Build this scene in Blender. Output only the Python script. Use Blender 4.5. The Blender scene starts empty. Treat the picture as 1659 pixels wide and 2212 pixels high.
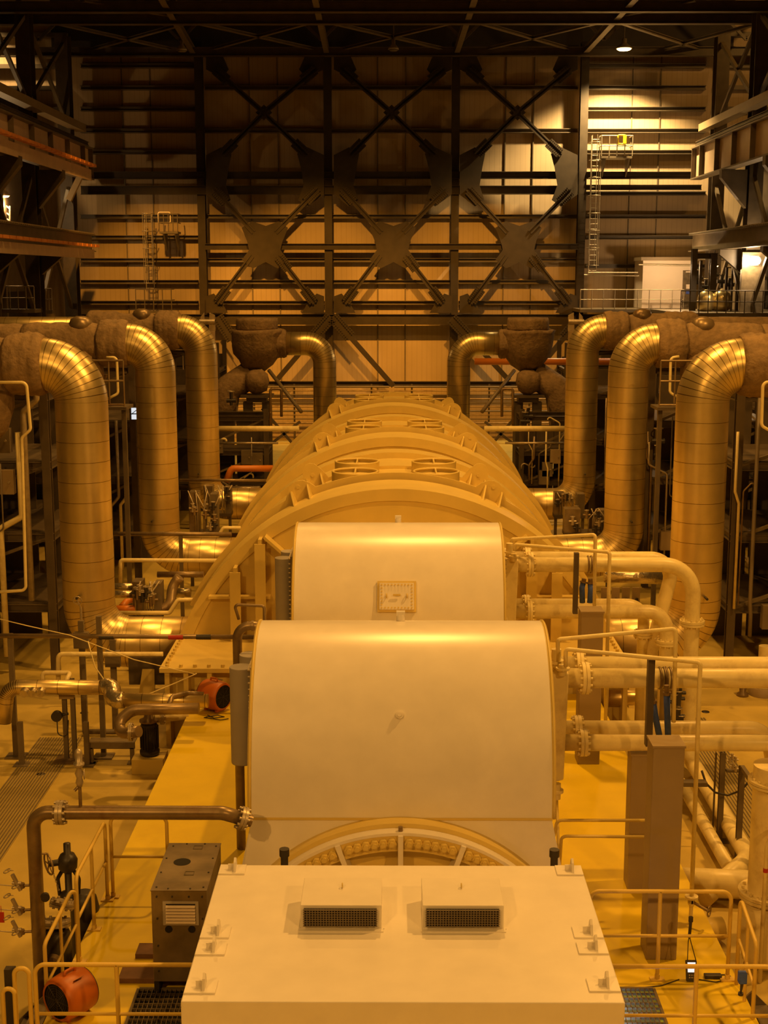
import bpy, bmesh, math, random
from mathutils import Vector, Matrix, noise
random.seed(7)
PI = math.pi
V = Vector
# ------------------------------------------------------------------ camera, world, exposure
SC = bpy.context.scene
COL = SC.collection
FPX = 2885.0
TH = math.radians(10.0)
YAW = math.radians(0.328)
EYE = V((0.0, 0.0, 8.8))
cam_data = bpy.data.cameras.new('camera')
cam_data.sensor_fit = 'HORIZONTAL'
cam_data.sensor_width = 36.0
cam_data.lens = FPX / 1659.0 * 36.0
cam_data.clip_end = 400.0
cam = bpy.data.objects.new('camera', cam_data)
COL.objects.link(cam)
cam.location = EYE
cam.rotation_euler = (PI / 2 - TH, 0.0, YAW)
SC.camera = cam
SC.view_settings.view_transform = 'Standard'
SC.view_settings.look = 'None'
SC.view_settings.gamma = 1.0
SC.view_settings.use_curve_mapping = False
SC.view_settings.exposure = 0.03
world = bpy.data.worlds.new('world')
SC.world = world
world.use_nodes = True
world.node_tree.nodes['Background'].inputs[0].default_value = (1.0, 0.33, 0.03, 1)
world.node_tree.nodes['Background'].inputs[1].default_value = 0.016
SODIUM = (1.0, 0.48, 0.10)

def lamp(name, loc, power, radius=0.35, color=SODIUM, spot=None, aim=None, blend=0.6):
    kind = 'SPOT' if spot else 'POINT'
    d = bpy.data.lights.new(name, kind)
    d.energy = power
    d.color = color
    d.shadow_soft_size = radius
    if spot:
        d.spot_size = math.radians(spot)
        d.spot_blend = blend
    o = bpy.data.objects.new(name, d)
    COL.objects.link(o)
    o.location = loc
    if aim is not None:
        o.rotation_euler = (V(aim) - V(loc)).to_track_quat('-Z', 'Y').to_euler()
    return o
# high bay sodium lamps under the roof; the last pair is added to brighten the girder webs (x, y, z, power, cone)
for hx, hy, hz, hp, hc in ((13.5, 20, 24, 12000, 140), (-9.0, 14, 24, 1200, 140), (1.0, 30, 25, 11000, 118),
                       (-11.0, -9, 20, 9000, 88), (14.0, -10, 20, 9500, 88), (-6.0, 6, 23, 1200, 140),
                       (4.0, 50, 25, 4500, 108), (-4.0, 50, 25, 4500, 108), (9.0, 47, 24.5, 2600, 155), (-9.0, 47, 24.5, 2600, 155)):
    lamp('high_bay_light', (hx, hy, hz), hp, 0.45, spot=hc, aim=(hx * (.6 if hy < -5 else 1), hy + (15 if hy < -5 else 0), 0), blend=0.5)
# unseen tilted fill lights, added to brighten the lower part of the far wall
for hx, hp in ((-13.0, 15000), (-4.5, 19000), (4.5, 16000)):
    lamp('wall_fill_light', (hx, 62, 20.9), hp, 0.3, color=(1.0, 0.42, 0.05), spot=42, aim=(hx, 82, 4.5), blend=0.7)

# ------------------------------------------------------------------ rays: pixel + plane -> point
_R = cam.rotation_euler.to_matrix()
def ray(px, py):
    return _R @ V(((px - 829.5) / FPX, -(py - 1106.0) / FPX, -1.0))
def PY(px, py, y):
    r = ray(px, py); t = (y - EYE.y) / r.y; return EYE + r * t
def PZ(px, py, z):
    r = ray(px, py); t = (z - EYE.z) / r.z; return EYE + r * t
def PX(px, py, x):
    r = ray(px, py); t = (x - EYE.x) / r.x; return EYE + r * t

# ------------------------------------------------------------------ materials
def mat(name, color, rough=0.5, metal=0.0, var=0.12, scale=1.5, bump=0.0, bscale=30.0, dirt=None, spec=0.5, coat=0.0):
    m = bpy.data.materials.new(name)
    m.use_nodes = True
    n = m.node_tree.nodes; l = m.node_tree.links
    b = n['Principled BSDF']
    b.inputs['Roughness'].default_value = rough
    b.inputs['Metallic'].default_value = metal
    b.inputs['Specular IOR Level'].default_value = spec
    b.inputs['Coat Weight'].default_value = coat
    tc = n.new('ShaderNodeTexCoord')
    geo = n.new('ShaderNodeNewGeometry')
    no = n.new('ShaderNodeTexNoise')
    no.inputs['Scale'].default_value = scale
    no.inputs['Detail'].default_value = 5
    l.new(geo.outputs['Position'], no.inputs['Vector'])
    rp = n.new('ShaderNodeValToRGB')
    c = color
    rp.color_ramp.elements[0].position = 0.3
    rp.color_ramp.elements[1].position = 0.7
    rp.color_ramp.elements[0].color = (c[0] * (1 - var), c[1] * (1 - var), c[2] * (1 - var), 1)
    rp.color_ramp.elements[1].color = (min(1, c[0] * (1 + var)), min(1, c[1] * (1 + var)), min(1, c[2] * (1 + var)), 1)
    l.new(no.outputs['Fac'], rp.inputs['Fac'])
    out = rp.outputs['Color']
    if dirt:
        n2 = n.new('ShaderNodeTexNoise'); n2.inputs['Scale'].default_value = scale * 0.4; n2.inputs['Detail'].default_value = 8
        n2.inputs['Roughness'].default_value = 0.7
        l.new(geo.outputs['Position'], n2.inputs['Vector'])
        r2 = n.new('ShaderNodeValToRGB')
        r2.color_ramp.elements[0].position = 0.52; r2.color_ramp.elements[1].position = 0.72
        r2.color_ramp.elements[0].color = (0, 0, 0, 1); r2.color_ramp.elements[1].color = (1, 1, 1, 1)
        l.new(n2.outputs['Fac'], r2.inputs['Fac'])
        mx = n.new('ShaderNodeMixRGB'); mx.inputs['Color2'].default_value = (*dirt, 1)
        l.new(r2.outputs['Color'], mx.inputs['Fac']); l.new(out, mx.inputs['Color1'])
        out = mx.outputs['Color']
    l.new(out, b.inputs['Base Color'])
    if bump:
        n3 = n.new('ShaderNodeTexNoise'); n3.inputs['Scale'].default_value = bscale; n3.inputs['Detail'].default_value = 4
        l.new(geo.outputs['Position'], n3.inputs['Vector'])
        bp = n.new('ShaderNodeBump'); bp.inputs['Strength'].default_value = bump; bp.inputs['Distance'].default_value = 0.05
        l.new(n3.outputs['Fac'], bp.inputs['Height']); l.new(bp.outputs['Normal'], b.inputs['Normal'])
    return m

def stripes(m, axis, period, width, dark, coord='pos'):
    """thin dark seam lines every <period> metres along an axis of a material"""
    n = m.node_tree.nodes; l = m.node_tree.links; b = n['Principled BSDF']
    if coord == 'pos':
        g = n.new('ShaderNodeNewGeometry'); s = n.new('ShaderNodeSeparateXYZ'); l.new(g.outputs['Position'], s.inputs[0]); src = s.outputs[axis]
    else:
        g = n.new('ShaderNodeUVMap'); g.uv_map = 'run'; s = n.new('ShaderNodeSeparateXYZ'); l.new(g.outputs[0], s.inputs[0]); src = s.outputs[axis]
    d = n.new('ShaderNodeMath'); d.operation = 'DIVIDE'; l.new(src, d.inputs[0]); d.inputs[1].default_value = period
    f = n.new('ShaderNodeMath'); f.operation = 'FRACT'; l.new(d.outputs[0], f.inputs[0])
    t = n.new('ShaderNodeMath'); t.operation = 'LESS_THAN'; l.new(f.outputs[0], t.inputs[0]); t.inputs[1].default_value = width / period
    if coord == 'uv':
        w = n.new('ShaderNodeMath'); w.operation = 'DIVIDE'; w.inputs[0].default_value = width; l.new(s.outputs[1], w.inputs[1]); l.new(w.outputs[0], t.inputs[1])
    mx = n.new('ShaderNodeMixRGB'); mx.inputs['Color2'].default_value = (*dark, 1)
    old = b.inputs['Base Color'].links[0].from_socket
    l.new(t.outputs[0], mx.inputs['Fac']); l.new(old, mx.inputs['Color1']); l.new(mx.outputs[0], b.inputs['Base Color'])
    return t.outputs[0]

def emit(name, color, strength):
    m = bpy.data.materials.new(name); m.use_nodes = True
    b = m.node_tree.nodes['Principled BSDF']
    b.inputs['Base Color'].default_value = (*color, 1)
    b.inputs['Emission Color'].default_value = (*color, 1)
    b.inputs['Emission Strength'].default_value = strength
    return m

M = {}
M['cream'] = mat('cream_gloss_paint', (0.80, 0.75, 0.66), 0.30, var=0.04, scale=3, dirt=(0.785, 0.73, 0.63), coat=0.0, spec=0.6)
M['hood'] = mat('cream_casing_paint', (0.68, 0.52, 0.14), 0.42, var=0.05, scale=2, bump=0.03, bscale=90)
M['pipepaint'] = mat('cream_pipe_paint', (0.80, 0.68, 0.32), 0.36, var=0.06, scale=5, dirt=(0.60, 0.46, 0.20))
M['pad'] = mat('ochre_floor_paint', (0.74, 0.55, 0.010), 0.42, var=0.07, scale=1.2, dirt=(0.66, 0.47, 0.01))
M['rail'] = mat('yellow_rail_paint', (0.70, 0.50, 0.10), 0.4, var=0.05)
M['concrete'] = mat('worn_concrete', (0.52, 0.39, 0.085), 0.62, var=0.12, scale=0.7, dirt=(0.38, 0.27, 0.055), bump=0.05, bscale=12)
M['trench'] = mat('trench_grating', (0.33, 0.25, 0.07), 0.6, var=0.1)
M['steel'] = mat('dark_steel_paint', (0.085, 0.062, 0.035), 0.5, var=0.2, scale=2)
M['steel2'] = mat('grey_steel_paint', (0.15, 0.115, 0.065), 0.5, var=0.15, scale=2)
M['greycol'] = mat('grey_column_paint', (0.30, 0.22, 0.11), 0.5, var=0.06, scale=2)
M['taupe'] = mat('taupe_cooler_paint', (0.42, 0.38, 0.33), 0.5, var=0.06, scale=3)
M['wall'] = mat('wall_cladding', (0.46, 0.34, 0.19), 0.6, var=0.06, scale=0.6)
stripes(M['wall'], 0, 0.305, 0.03, (0.39, 0.285, 0.155))
M['girt'] = mat('girt_paint', (0.13, 0.10, 0.06), 0.5, var=0.1, scale=1)
M['roof'] = mat('roof_deck', (0.05, 0.04, 0.03), 0.8)
M['cladding'] = mat('aluminium_cladding', (0.72, 0.57, 0.25), 0.34, metal=0.85, var=0.07, scale=2.5, bump=0.05, bscale=6)
for _m in ('cladding',): stripes(M[_m], 0, 1.0, 0.011, (0.14, 0.08, 0.015), coord='uv')
M['foil'] = mat('crinkled_foil', (0.62, 0.54, 0.36), 0.25, metal=0.85, var=0.1, scale=6, bump=0.5, bscale=9)
M['blanket'] = mat('insulation_blanket', (0.24, 0.16, 0.075), 0.85, var=0.22, scale=5, bump=0.8, bscale=8)
M['rust'] = mat('bare_rusty_steel', (0.25, 0.18, 0.09), 0.36, metal=0.45, var=0.25, scale=3, dirt=(0.15, 0.08, 0.035))
M['black'] = mat('black_iron', (0.035, 0.028, 0.02), 0.45, var=0.2)
M['orange'] = mat('orange_plastic', (0.48, 0.125, 0.009), 0.45, var=0.05)
M['orangepipe'] = mat('orange_pipe_paint', (0.60, 0.19, 0.015), 0.4, var=0.08)
M['blue'] = mat('blue_hose', (0.05, 0.10, 0.45), 0.6, var=0.15, scale=20)
M['galv'] = mat('galvanised_steel', (0.45, 0.38, 0.26), 0.4, metal=0.5, var=0.15, scale=8)
M['cabinet'] = mat('cabinet_steel', (0.22, 0.17, 0.10), 0.35, metal=0.5, var=0.25, scale=4)
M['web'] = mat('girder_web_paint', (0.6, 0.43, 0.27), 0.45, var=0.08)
M['bluegrey'] = mat('daylight_tinted_plate', (0.42, 0.5, 0.66), 0.25, var=.5, scale=9)  # bluish colour imitates the daylight on the pit plates
M['brace'] = mat('dark_brace_paint', (0.048, 0.034, 0.018), 0.6, var=0.15, scale=2, spec=.3)
M['white'] = mat('white_enclosure_paint', (0.85, 0.72, 0.55), 0.5, var=0.03)
M['wood'] = mat('brown_plank', (0.16, 0.08, 0.04), 0.7, var=0.3, scale=4)
M['dark'] = mat('dark_opening', (0.008, 0.006, 0.004), 0.8)
M['red'] = mat('red_tag', (0.45, 0.03, 0.01), 0.5)
M['bulb'] = emit('lamp_glow', (1.0, 0.62, 0.22), 14.0)
M['bulbw'] = emit('lamp_glow_bright', (1.0, 0.72, 0.42), 30.0)
M['screen'] = emit('lit_screen', (0.75, 0.85, 1.0), 0.9)
M['festoon'] = mat('orange_festoon', (0.72, 0.26, 0.05), 0.5)
M['yellow'] = mat('yellow_gate_paint', (0.85, 0.65, 0.02), 0.4)
M['window'] = emit('daylit_pane', (0.8, 0.9, 1.0), 0.8)
M['bluepane'] = M['window']

# ------------------------------------------------------------------ mesh builder
def frame_of(d):
    d = d.normalized()
    u = V((0, 0, 1)) if abs(d.z) < 0.9 else V((0, 1, 0))
    a = d.cross(u).normalized(); b = a.cross(d).normalized()
    return a, b
class MB:
    def __init__(s):
        s.v = []; s.f = []; s.uv = {}; s.smooth = set()
    def _add(s, vs, fs, smooth=False):
        o = len(s.v); s.v += [V(p) for p in vs]
        for f in fs:
            if smooth: s.smooth.add(len(s.f))
            s.f.append([i + o for i in f])
    def box(s, c, d, rot=None):
        x, y, z = d[0] / 2, d[1] / 2, d[2] / 2
        vs = [V((i, j, k)) for i in (-x, x) for j in (-y, y) for k in (-z, z)]
        if rot is not None: vs = [rot @ p for p in vs]
        c = V(c)
        s._add([c + p for p in vs], [(0, 1, 3, 2), (4, 6, 7, 5), (0, 4, 5, 1), (2, 3, 7, 6), (0, 2, 6, 4), (1, 5, 7, 3)])
        return s
    def bb(s, x0, x1, y0, y1, z0, z1):
        return s.box(((x0 + x1) / 2, (y0 + y1) / 2, (z0 + z1) / 2), (abs(x1 - x0), abs(y1 - y0), abs(z1 - z0)))
    def bar(s, p, q, w, h, up=None):
        p = V(p); q = V(q); d = (q - p)
        L = d.length; d.normalize()
        up = V(up) if up is not None else (V((0, 0, 1)) if abs(d.z) < 0.95 else V((0, 1, 0)))
        a = d.cross(up).normalized(); b = a.cross(d).normalized()
        rot = Matrix((a, d, b)).transposed()
        return s.box((p + q) / 2, (w, L, h), rot)
    def ibeam(s, p, q, w, h, t=0.04, up=None):
        p = V(p); q = V(q); d = (q - p).normalized()
        up = V(up) if up is not None else (V((0, 0, 1)) if abs(d.z) < 0.95 else V((0, 1, 0)))
        a = d.cross(up).normalized(); b = a.cross(d).normalized()
        s.bar(p + b * (h - t) / 2, q + b * (h - t) / 2, w, t, up)
        s.bar(p - b * (h - t) / 2, q - b * (h - t) / 2, w, t, up)
        s.bar(p, q, t, h - 2 * t, up)
        return s
    def cyl(s, p, q, r, r2=None, n=20, cap=True):
        p = V(p); q = V(q); r2 = r if r2 is None else r2
        a, b = frame_of(q - p)
        vs = []
        for c, rr in ((p, r), (q, r2)):
            for i in range(n):
                t = 2 * PI * i / n
                vs.append(c + a * math.cos(t) * rr + b * math.sin(t) * rr)
        s._add(vs, [(i, (i + 1) % n, n + (i + 1) % n, n + i) for i in range(n)], True)
        if cap: s._add(vs, [tuple(range(n - 1, -1, -1)), tuple(range(n, 2 * n))])
        return s
    def sweep(s, pts, r, n=14, cap=True, us=None, pl=None):
        pts = [V(p) for p in pts]
        rs = r if isinstance(r, (list, tuple)) else [r] * len(pts)
        tang = []
        for i in range(len(pts)):
            a = pts[max(0, i - 1)]; b = pts[min(len(pts) - 1, i + 1)]
            tang.append((b - a).normalized())
        a, b = frame_of(tang[0]); ring = []
        for i, p in enumerate(pts):
            if i:
                q = tang[i - 1].rotation_difference(tang[i]); a = q @ a; b = q @ b
            ring.append([p + a * math.cos(2 * PI * k / n) * rs[i] + b * math.sin(2 * PI * k / n) * rs[i] for k in range(n)])
        o = len(s.v)
        for rg in ring: s.v += rg
        for i in range(len(pts) - 1):
            for k in range(n):
                s.smooth.add(len(s.f))
                if us: s.uv[len(s.f)] = (us[i], us[i], us[i + 1], us[i + 1], pl[i] if pl else .4)
                s.f.append([o + i * n + k, o + i * n + (k + 1) % n, o + (i + 1) * n + (k + 1) % n, o + (i + 1) * n + k])
        if cap:
            s.f.append([o + k for k in range(n - 1, -1, -1)]); s.f.append([o + (len(pts) - 1) * n + k for k in range(n)])
        return s
    def pipe(s, pts, r, R=None, n=14, seam=None, gore=7.5, cap=True, fil=None):
        """round pipe through corner points with filleted bends; seam = band spacing in metres"""
        pts = [V(p) for p in pts]
        R = R or r * 2.2
        out = [pts[0]]; us = [0.0]; pl = []
        def push(p, du, q=None): out.append(p); us.append(us[-1] + du); pl.append(q or seam or 1)
        for i in range(1, len(pts) - 1):
            a, c, b = pts[i - 1], pts[i], pts[i + 1]
            d1 = (a - c).normalized(); d2 = (b - c).normalized()
            ang = d1.angle(d2)
            if ang > 3.1: continue
            tl = min(R / math.tan(ang / 2), (a - c).length * 0.49 if i > 1 else (a - c).length * 0.98, (b - c).length * 0.49 if i < len(pts) - 2 else (b - c).length * 0.98)
            Rr = tl * math.tan(ang / 2)
            cen = c + (d1 + d2).normalized() * (Rr / math.sin(ang / 2))
            st = c + d1 * tl; en = c + d2 * tl
            L = (st - out[-1]).length
            push(st, L / seam if seam else L)
            turn = PI - ang
            k = fil or max(4, int(turn / math.radians(9 if not seam else gore)) + 1)
            v0 = st - cen; ax = v0.cross(en - cen)
            if ax.length > 1e-9:
                ax.normalize()
                for j in range(1, k + 1):
                    push(cen + Matrix.Rotation(turn * j / k, 3, ax) @ v0, turn / k / math.radians(gore) if seam else turn / k * Rr, Rr * math.radians(gore))
        L = (pts[-1] - out[-1]).length
        push(pts[-1], L / seam if seam else L)
        return s.sweep(out, r, n, cap, us if seam else None, pl)
    def flange(s, c, d, r, t=0.05, bolts=12, br=0.02, gap=True, n=24):
        c = V(c); d = V(d).normalized()
        if gap:
            s.cyl(c - d * t, c - d * 0.004, r, n=n); s.cyl(c + d * 0.004, c + d * t, r, n=n); s.cyl(c - d * .01, c + d * .01, r * .93, n=n)
        else: s.cyl(c - d * t / 2, c + d * t / 2, r, n=n)
        a, b = frame_of(d)
        for i in range(bolts):
            th = 2 * PI * (i + .5) / bolts
            p = c + (a * math.cos(th) + b * math.sin(th)) * r * 0.84
            e = t * 1.7 if gap else t
            s.cyl(p - d * e, p + d * e, br, n=6)
        return s
    def prism(s, poly, d, flip=False):
        """planar polygon of 3D points extruded by vector d"""
        poly = [V(p) for p in poly]; n = len(poly); d = V(d)
        s._add(poly + [p + d for p in poly], [tuple(range(n - 1, -1, -1)), tuple(range(n, 2 * n))] + [(i, (i + 1) % n, n + (i + 1) % n, n + i) for i in range(n)])
        return s
    def lathe(s, c, prof, n=28, axis='Z', jit=0.0, cap=True):
        c = V(c); vs = []
        for k, (r, h) in enumerate(prof):
            for i in range(n):
                t = 2 * PI * i / n
                p = V((math.cos(t) * r, math.sin(t) * r, h))
                if jit:
                    q = noise.noise_vector(p * 2.2 + c) ; p += q * jit + noise.noise_vector(p * 6 + c) * jit * .5
                if axis == 'X': p = V((p.z, p.x, p.y))
                elif axis == 'Y': p = V((p.x, p.z, p.y))
                vs.append(c + p)
        fs = []
        for k in range(len(prof) - 1):
            for i in range(n): fs.append((k * n + i, k * n + (i + 1) % n, (k + 1) * n + (i + 1) % n, (k + 1) * n + i))
        o = len(s.v); s._add(vs, fs, True)
        if cap: s.f.append([o + i for i in range(n - 1, -1, -1)]); s.f.append([o + (len(prof) - 1) * n + i for i in range(n)])
        return s
    def torus(s, c, nrm, R, r, n=24, m=8):
        c = V(c); a, b = frame_of(V(nrm)); d = V(nrm).normalized(); vs = []
        for i in range(n):
            t = 2 * PI * i / n; e = a * math.cos(t) + b * math.sin(t)
            for j in range(m):
                q = 2 * PI * j / m; vs.append(c + e * (R + r * math.cos(q)) + d * r * math.sin(q))
        s._add(vs, [(i * m + j, ((i + 1) % n) * m + j, ((i + 1) % n) * m + (j + 1) % m, i * m + (j + 1) % m) for i in range(n) for j in range(m)], True)
        return s
    def build(s, name, material, parent=None, bevel=0.0):
        base = V((0, 0, 0))
        if parent is not None:
            base = V(parent['_base'])
            loc = V((0, 0, 0))
        else:
            xs = [p.x for p in s.v]; ys = [p.y for p in s.v]; zs = [p.z for p in s.v]
            base = V(((min(xs) + max(xs)) / 2, (min(ys) + max(ys)) / 2, min(zs))); loc = base
        me = bpy.data.meshes.new(name)
        me.from_pydata([p - base for p in s.v], [], s.f)
        if s.smooth:
            for i in s.smooth: me.polygons[i].use_smooth = True
        if s.uv:
            uvl = me.uv_layers.new(name='run')
            for fi, u in s.uv.items():
                for k, li in enumerate(me.polygons[fi].loop_indices): uvl.data[li].uv = (u[k], u[4])
        bm = bmesh.new(); bm.from_mesh(me); bmesh.ops.recalc_face_normals(bm, faces=bm.faces); bm.to_mesh(me); bm.free()
        me.materials.append(material)
        o = bpy.data.objects.new(name, me); COL.objects.link(o)
        o['_base'] = tuple(base)
        if parent is not None: o.parent = parent
        else: o.location = loc
        if bevel:
            md = o.modifiers.new('bevel', 'BEVEL'); md.width = bevel; md.segments = 2; md.limit_method = 'ANGLE'
        return o

def thing(name, label, cat, loc, group=None):
    o = bpy.data.objects.new(name, None); COL.objects.link(o)
    o.location = loc; o['_base'] = tuple(loc); o['label'] = label; o['category'] = cat
    if group: o['group'] = group
    o.empty_display_size = 0.2
    return o
def tag(o, label, cat, group=None):
    o['label'] = label; o['category'] = cat
    if group: o['group'] = group
    return o
def struct(name, mb, m):
    o = mb.build(name, m); o['kind'] = 'structure'; return o
# ================================================================== SETTING
ZF = -1.05      # turbine hall floor
XC = 0.10      # machine centre line
WY = 82.0      # far wall
struct('floor', MB().bb(-27, 27, -32, 84, ZF - 0.3, ZF), M['concrete'])
wall = struct('wall_back', MB().bb(-27, 27, WY, WY + 0.3, ZF, 21.9), M['wall'])
struct('trim_1', MB().bb(-20, 20, WY - .1, WY + 0.3, 21.9, 28), M['roof'])  # upper wall in a dark material, standing in for the shade up there
for _s in (-1, 1): struct('trim_%d' % (2 if _s < 0 else 3), MB().bb(20 * _s, 27 * _s, WY, WY + .3, 21.9, 28), M['wall'])
struct('wall_left', MB().bb(-21.6, -21.3, -32, 82, ZF, 19.0), M['roof'])
struct('wall_right', MB().bb(21.3, 21.6, -32, 82, ZF, 17.0), M['roof'])
roof = struct('ceiling', MB().bb(-27, 27, -32, 84, 27.6, 28), M['roof'])
# vertical sheet seams and tie rods of the wall
for k, cx in enumerate((300, 435, 572, 709, 846, 983, 1120, 1257, 1390)):
    for px in ((cx + 0, cx + 0) if False else (cx - 30, cx + 30) if k % 2 == 0 else ()):
        p = PY(px, 400, WY - 0.05)
        MB().bb(p.x - 0.03, p.x + 0.03, WY - 0.08, WY, 2, 22).build('tie_rod', M['steel2'], wall)
# girts of every bay (parts of the wall)
BAYS = {'L': (175, 428), 'A': (443, 701), 'B': (717, 975), 'C': (991, 1248), 'R': (1266, 1524)}
ROWS = {'L': (143, 190, 236, 283, 329, 468, 513, 562, 609, 654),
        'A': (190, 283, 468, 562, 609, 654), 'B': (190, 283, 468, 562, 609, 654),
        'C': (190, 283, 468, 562, 609, 654), 'R': (143, 190, 236, 283, 329, 418, 468, 513, 575)}
for b, (x0, x1) in BAYS.items():
    for yy in ROWS[b]:
        p = PY(x0, yy, WY - .25); q = PY(x1, yy, WY - .25)
        MB().ibeam((p.x, WY - .26, p.z), (q.x, WY - .26, p.z), 0.42, 0.24, 0.03).build('girt', M['girt'], wall)
# extra girts on the far side bays beyond the crane columns
for sx in (-1, 1):
    for yy in (75, 143, 190, 236):
        z = PY(846, yy, WY - .25).z
        MB().bb(sx * 19, sx * 26.5, WY - .4, WY, z - .12, z + .12).build('girt', M['girt'], wall)
# wall columns
for px, nm in ((435, 'dark steel wall column between the ladder bay and the left braced bay'),
               (709, 'dark steel wall column, second from the left behind the machine'),
               (983, 'dark steel wall column behind the right valve chest pipe'),
               (1257, 'steel wall column lit on its right face beside the bright bay')):
    p = PY(px, 400, 81.2)
    tag(MB().ibeam((p.x, 81.2, ZF), (p.x, 81.2, 22.2), 0.46, 0.55, 0.05, up=(0, 1, 0)).build('wall_column', M['brace'], None), nm, 'column')
for px, h, x0, x1, nm in ((379, .42, 175, 1248, 'heavy horizontal wall beam at mid height crossing the braced bays'),
                  (411, .5, 175, 1248, 'heavy dark wall beam just below the mid height beam'),
                  (533, .36, 443, 1248, 'lower wall beam passing in front of the star shaped brace nodes'),
                  (690, .62, 175, 1300, 'deep wall beam level with the tops of the two valve chests'),
                  (829, .3, 443, 1248, 'low dark wall beam just above the far end of the turbine'),
                  (379, .42, 1266, 1515, 'wall beam at mid height behind the right caged ladder'),
                  (405, .3, 1266, 1515, 'wall beam under the bright bay, below the ladder platform')):
    a = PY(x0, px, 80.9); b = PY(x1, px, 80.9)
    tag(MB().ibeam((a.x, 80.9, a.z), (b.x, 80.9, a.z), 0.3, h, 0.035).build('wall_beam', M['brace'], None), nm, 'beam')

# ------------------------------------------------------------------ cross braces
def brace_set(kind, dx, label, arms, node, gussets):
    c = PY(570 + dx, 243 if kind == 'upper' else 520, 80.6)
    t = thing('cross_brace', label, 'brace', c, 'bolted cross braces on the far wall')
    Yb = 80.45
    for (x0, y0, x1, y1) in arms:
        p = PY(x0 + dx, y0, Yb); q = PY(x1 + dx, y1, Yb)
        mb = MB()
        d = (q - p).normalized(); nrm = V((-d.z, 0, d.x))
        for s in (-1, 1):
            mb.bar(p + nrm * s * .10, q + nrm * s * .10, .09, .16, up=(0, 1, 0))
        mb.bar(p + V((0, .06, 0)), q + V((0, .06, 0)), .2, .03, up=(0, 1, 0))
        mb.build('brace_arm', M['brace'], t)
        # bolted splice plates at the ends
        for e, s0 in ((p, 1), (q, -1)):
            if (e - c).length < 1.2: continue
            m2 = MB()
            a0 = e + d * s0 * 0.1; a1 = e + d * s0 * 1.05
            for s in (-1, 1):
                m2.bar(a0 + nrm * s * .2 + V((0, -.08, 0)), a1 + nrm * s * .2 + V((0, -.08, 0)), .2, .05, up=(0, 1, 0))
                for k in range(8):
                    for w in (.14, .26):
                        b0 = a0.lerp(a1, (k + .5) / 8) + nrm * s * w
                        m2.cyl(b0 + V((0, -.1, 0)), b0 + V((0, -.17, 0)), .035, n=6)
            m2.build('splice_plate', M['brace'], t)
    for poly in gussets:
        mb = MB().prism([PY(x + dx, y, Yb + .1) for x, y in poly], (0, .04, 0)); mb.build('gusset_plate', M['brace'], t)
    MB().prism([PY(x + dx, y, Yb - .02) for x, y in node], (0, .05, 0)).build('node_plate', M['brace'], t)
UP = dict(arms=[(566, 240, 462, 148), (574, 240, 684, 148), (566, 248, 480, 335), (574, 248, 664, 335)],
          node=[(552, 243), (570, 226), (588, 243), (570, 260)],
          gussets=[[(445, 118), (480, 118), (494, 150), (480, 168), (445, 150)], [(700, 118), (660, 118), (646, 150), (662, 168), (700, 150)],
                   [(445, 335), (478, 318), (500, 332), (494, 362), (488, 400), (498, 432), (478, 446), (445, 420)],
                   [(700, 335), (664, 318), (642, 332), (650, 362), (656, 400), (644, 432), (664, 446), (700, 420)]])
LO = dict(arms=[(462, 408, 548, 502), (688, 408, 596, 502), (545, 552, 468, 655), (600, 552, 680, 655)],
          node=[(522, 492), (545, 478), (574, 488), (602, 478), (622, 492), (610, 522), (606, 540), (622, 562), (600, 580), (574, 566), (546, 580), (522, 562), (538, 540), (534, 522)],
          gussets=[[(445, 640), (462, 634), (480, 655), (492, 676), (445, 676)], [(700, 640), (684, 634), (664, 655), (652, 676), (700, 676)]])
for dx, w in ((0, 'left'), (276, 'middle'), (548, 'right')):
    brace_set('upper', dx, 'upper X brace with diamond shaped centre plate in the %s braced bay' % w, **UP)
    brace_set('lower', dx, 'lower X brace with star shaped node plate in the %s braced bay' % w, **LO)
for k, (x0, y0, x1, y1, nm) in enumerate(((470, 684, 540, 790, 'diagonal brace with bolted splice behind the left valve chest'),
        (715, 684, 597, 822, 'diagonal brace seen under the elbow of the left valve chest pipe'),
        (718, 684, 850, 834, 'diagonal brace running down to the far end of the turbine, right of the second column'),
        (975, 688, 1100, 822, 'diagonal brace crossing behind the orange pipe at the right elbow'),
        (1256, 684, 1160, 800, 'diagonal brace with bolted splice behind the right valve chest'))):
    t = thing('diagonal_brace', nm, 'brace', PY(x0, y0, 80.4))
    p = PY(x0, y0, 80.4); q = PY(x1, y1, 80.4); d = (q - p).normalized(); nrm = V((-d.z, 0, d.x))
    MB().bar(p, q, .3, .2, up=(0, 1, 0)).build('brace_arm', M['brace'], t)
    m2 = MB(); a0 = p; a1 = p + d * 1.6
    for s in (-1, 1):
        m2.bar(a0 + nrm * s * .25 + V((0, -.12, 0)), a1 + nrm * s * .25 + V((0, -.12, 0)), .22, .05, up=(0, 1, 0))
        for k in range(11):
            for w in (.18, .32):
                b0 = a0.lerp(a1, (k + .5) / 11) + nrm * s * w
                m2.cyl(b0 + V((0, -.14, 0)), b0 + V((0, -.21, 0)), .04, n=6)
    m2.build('splice_plate', M['brace'], t)

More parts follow.
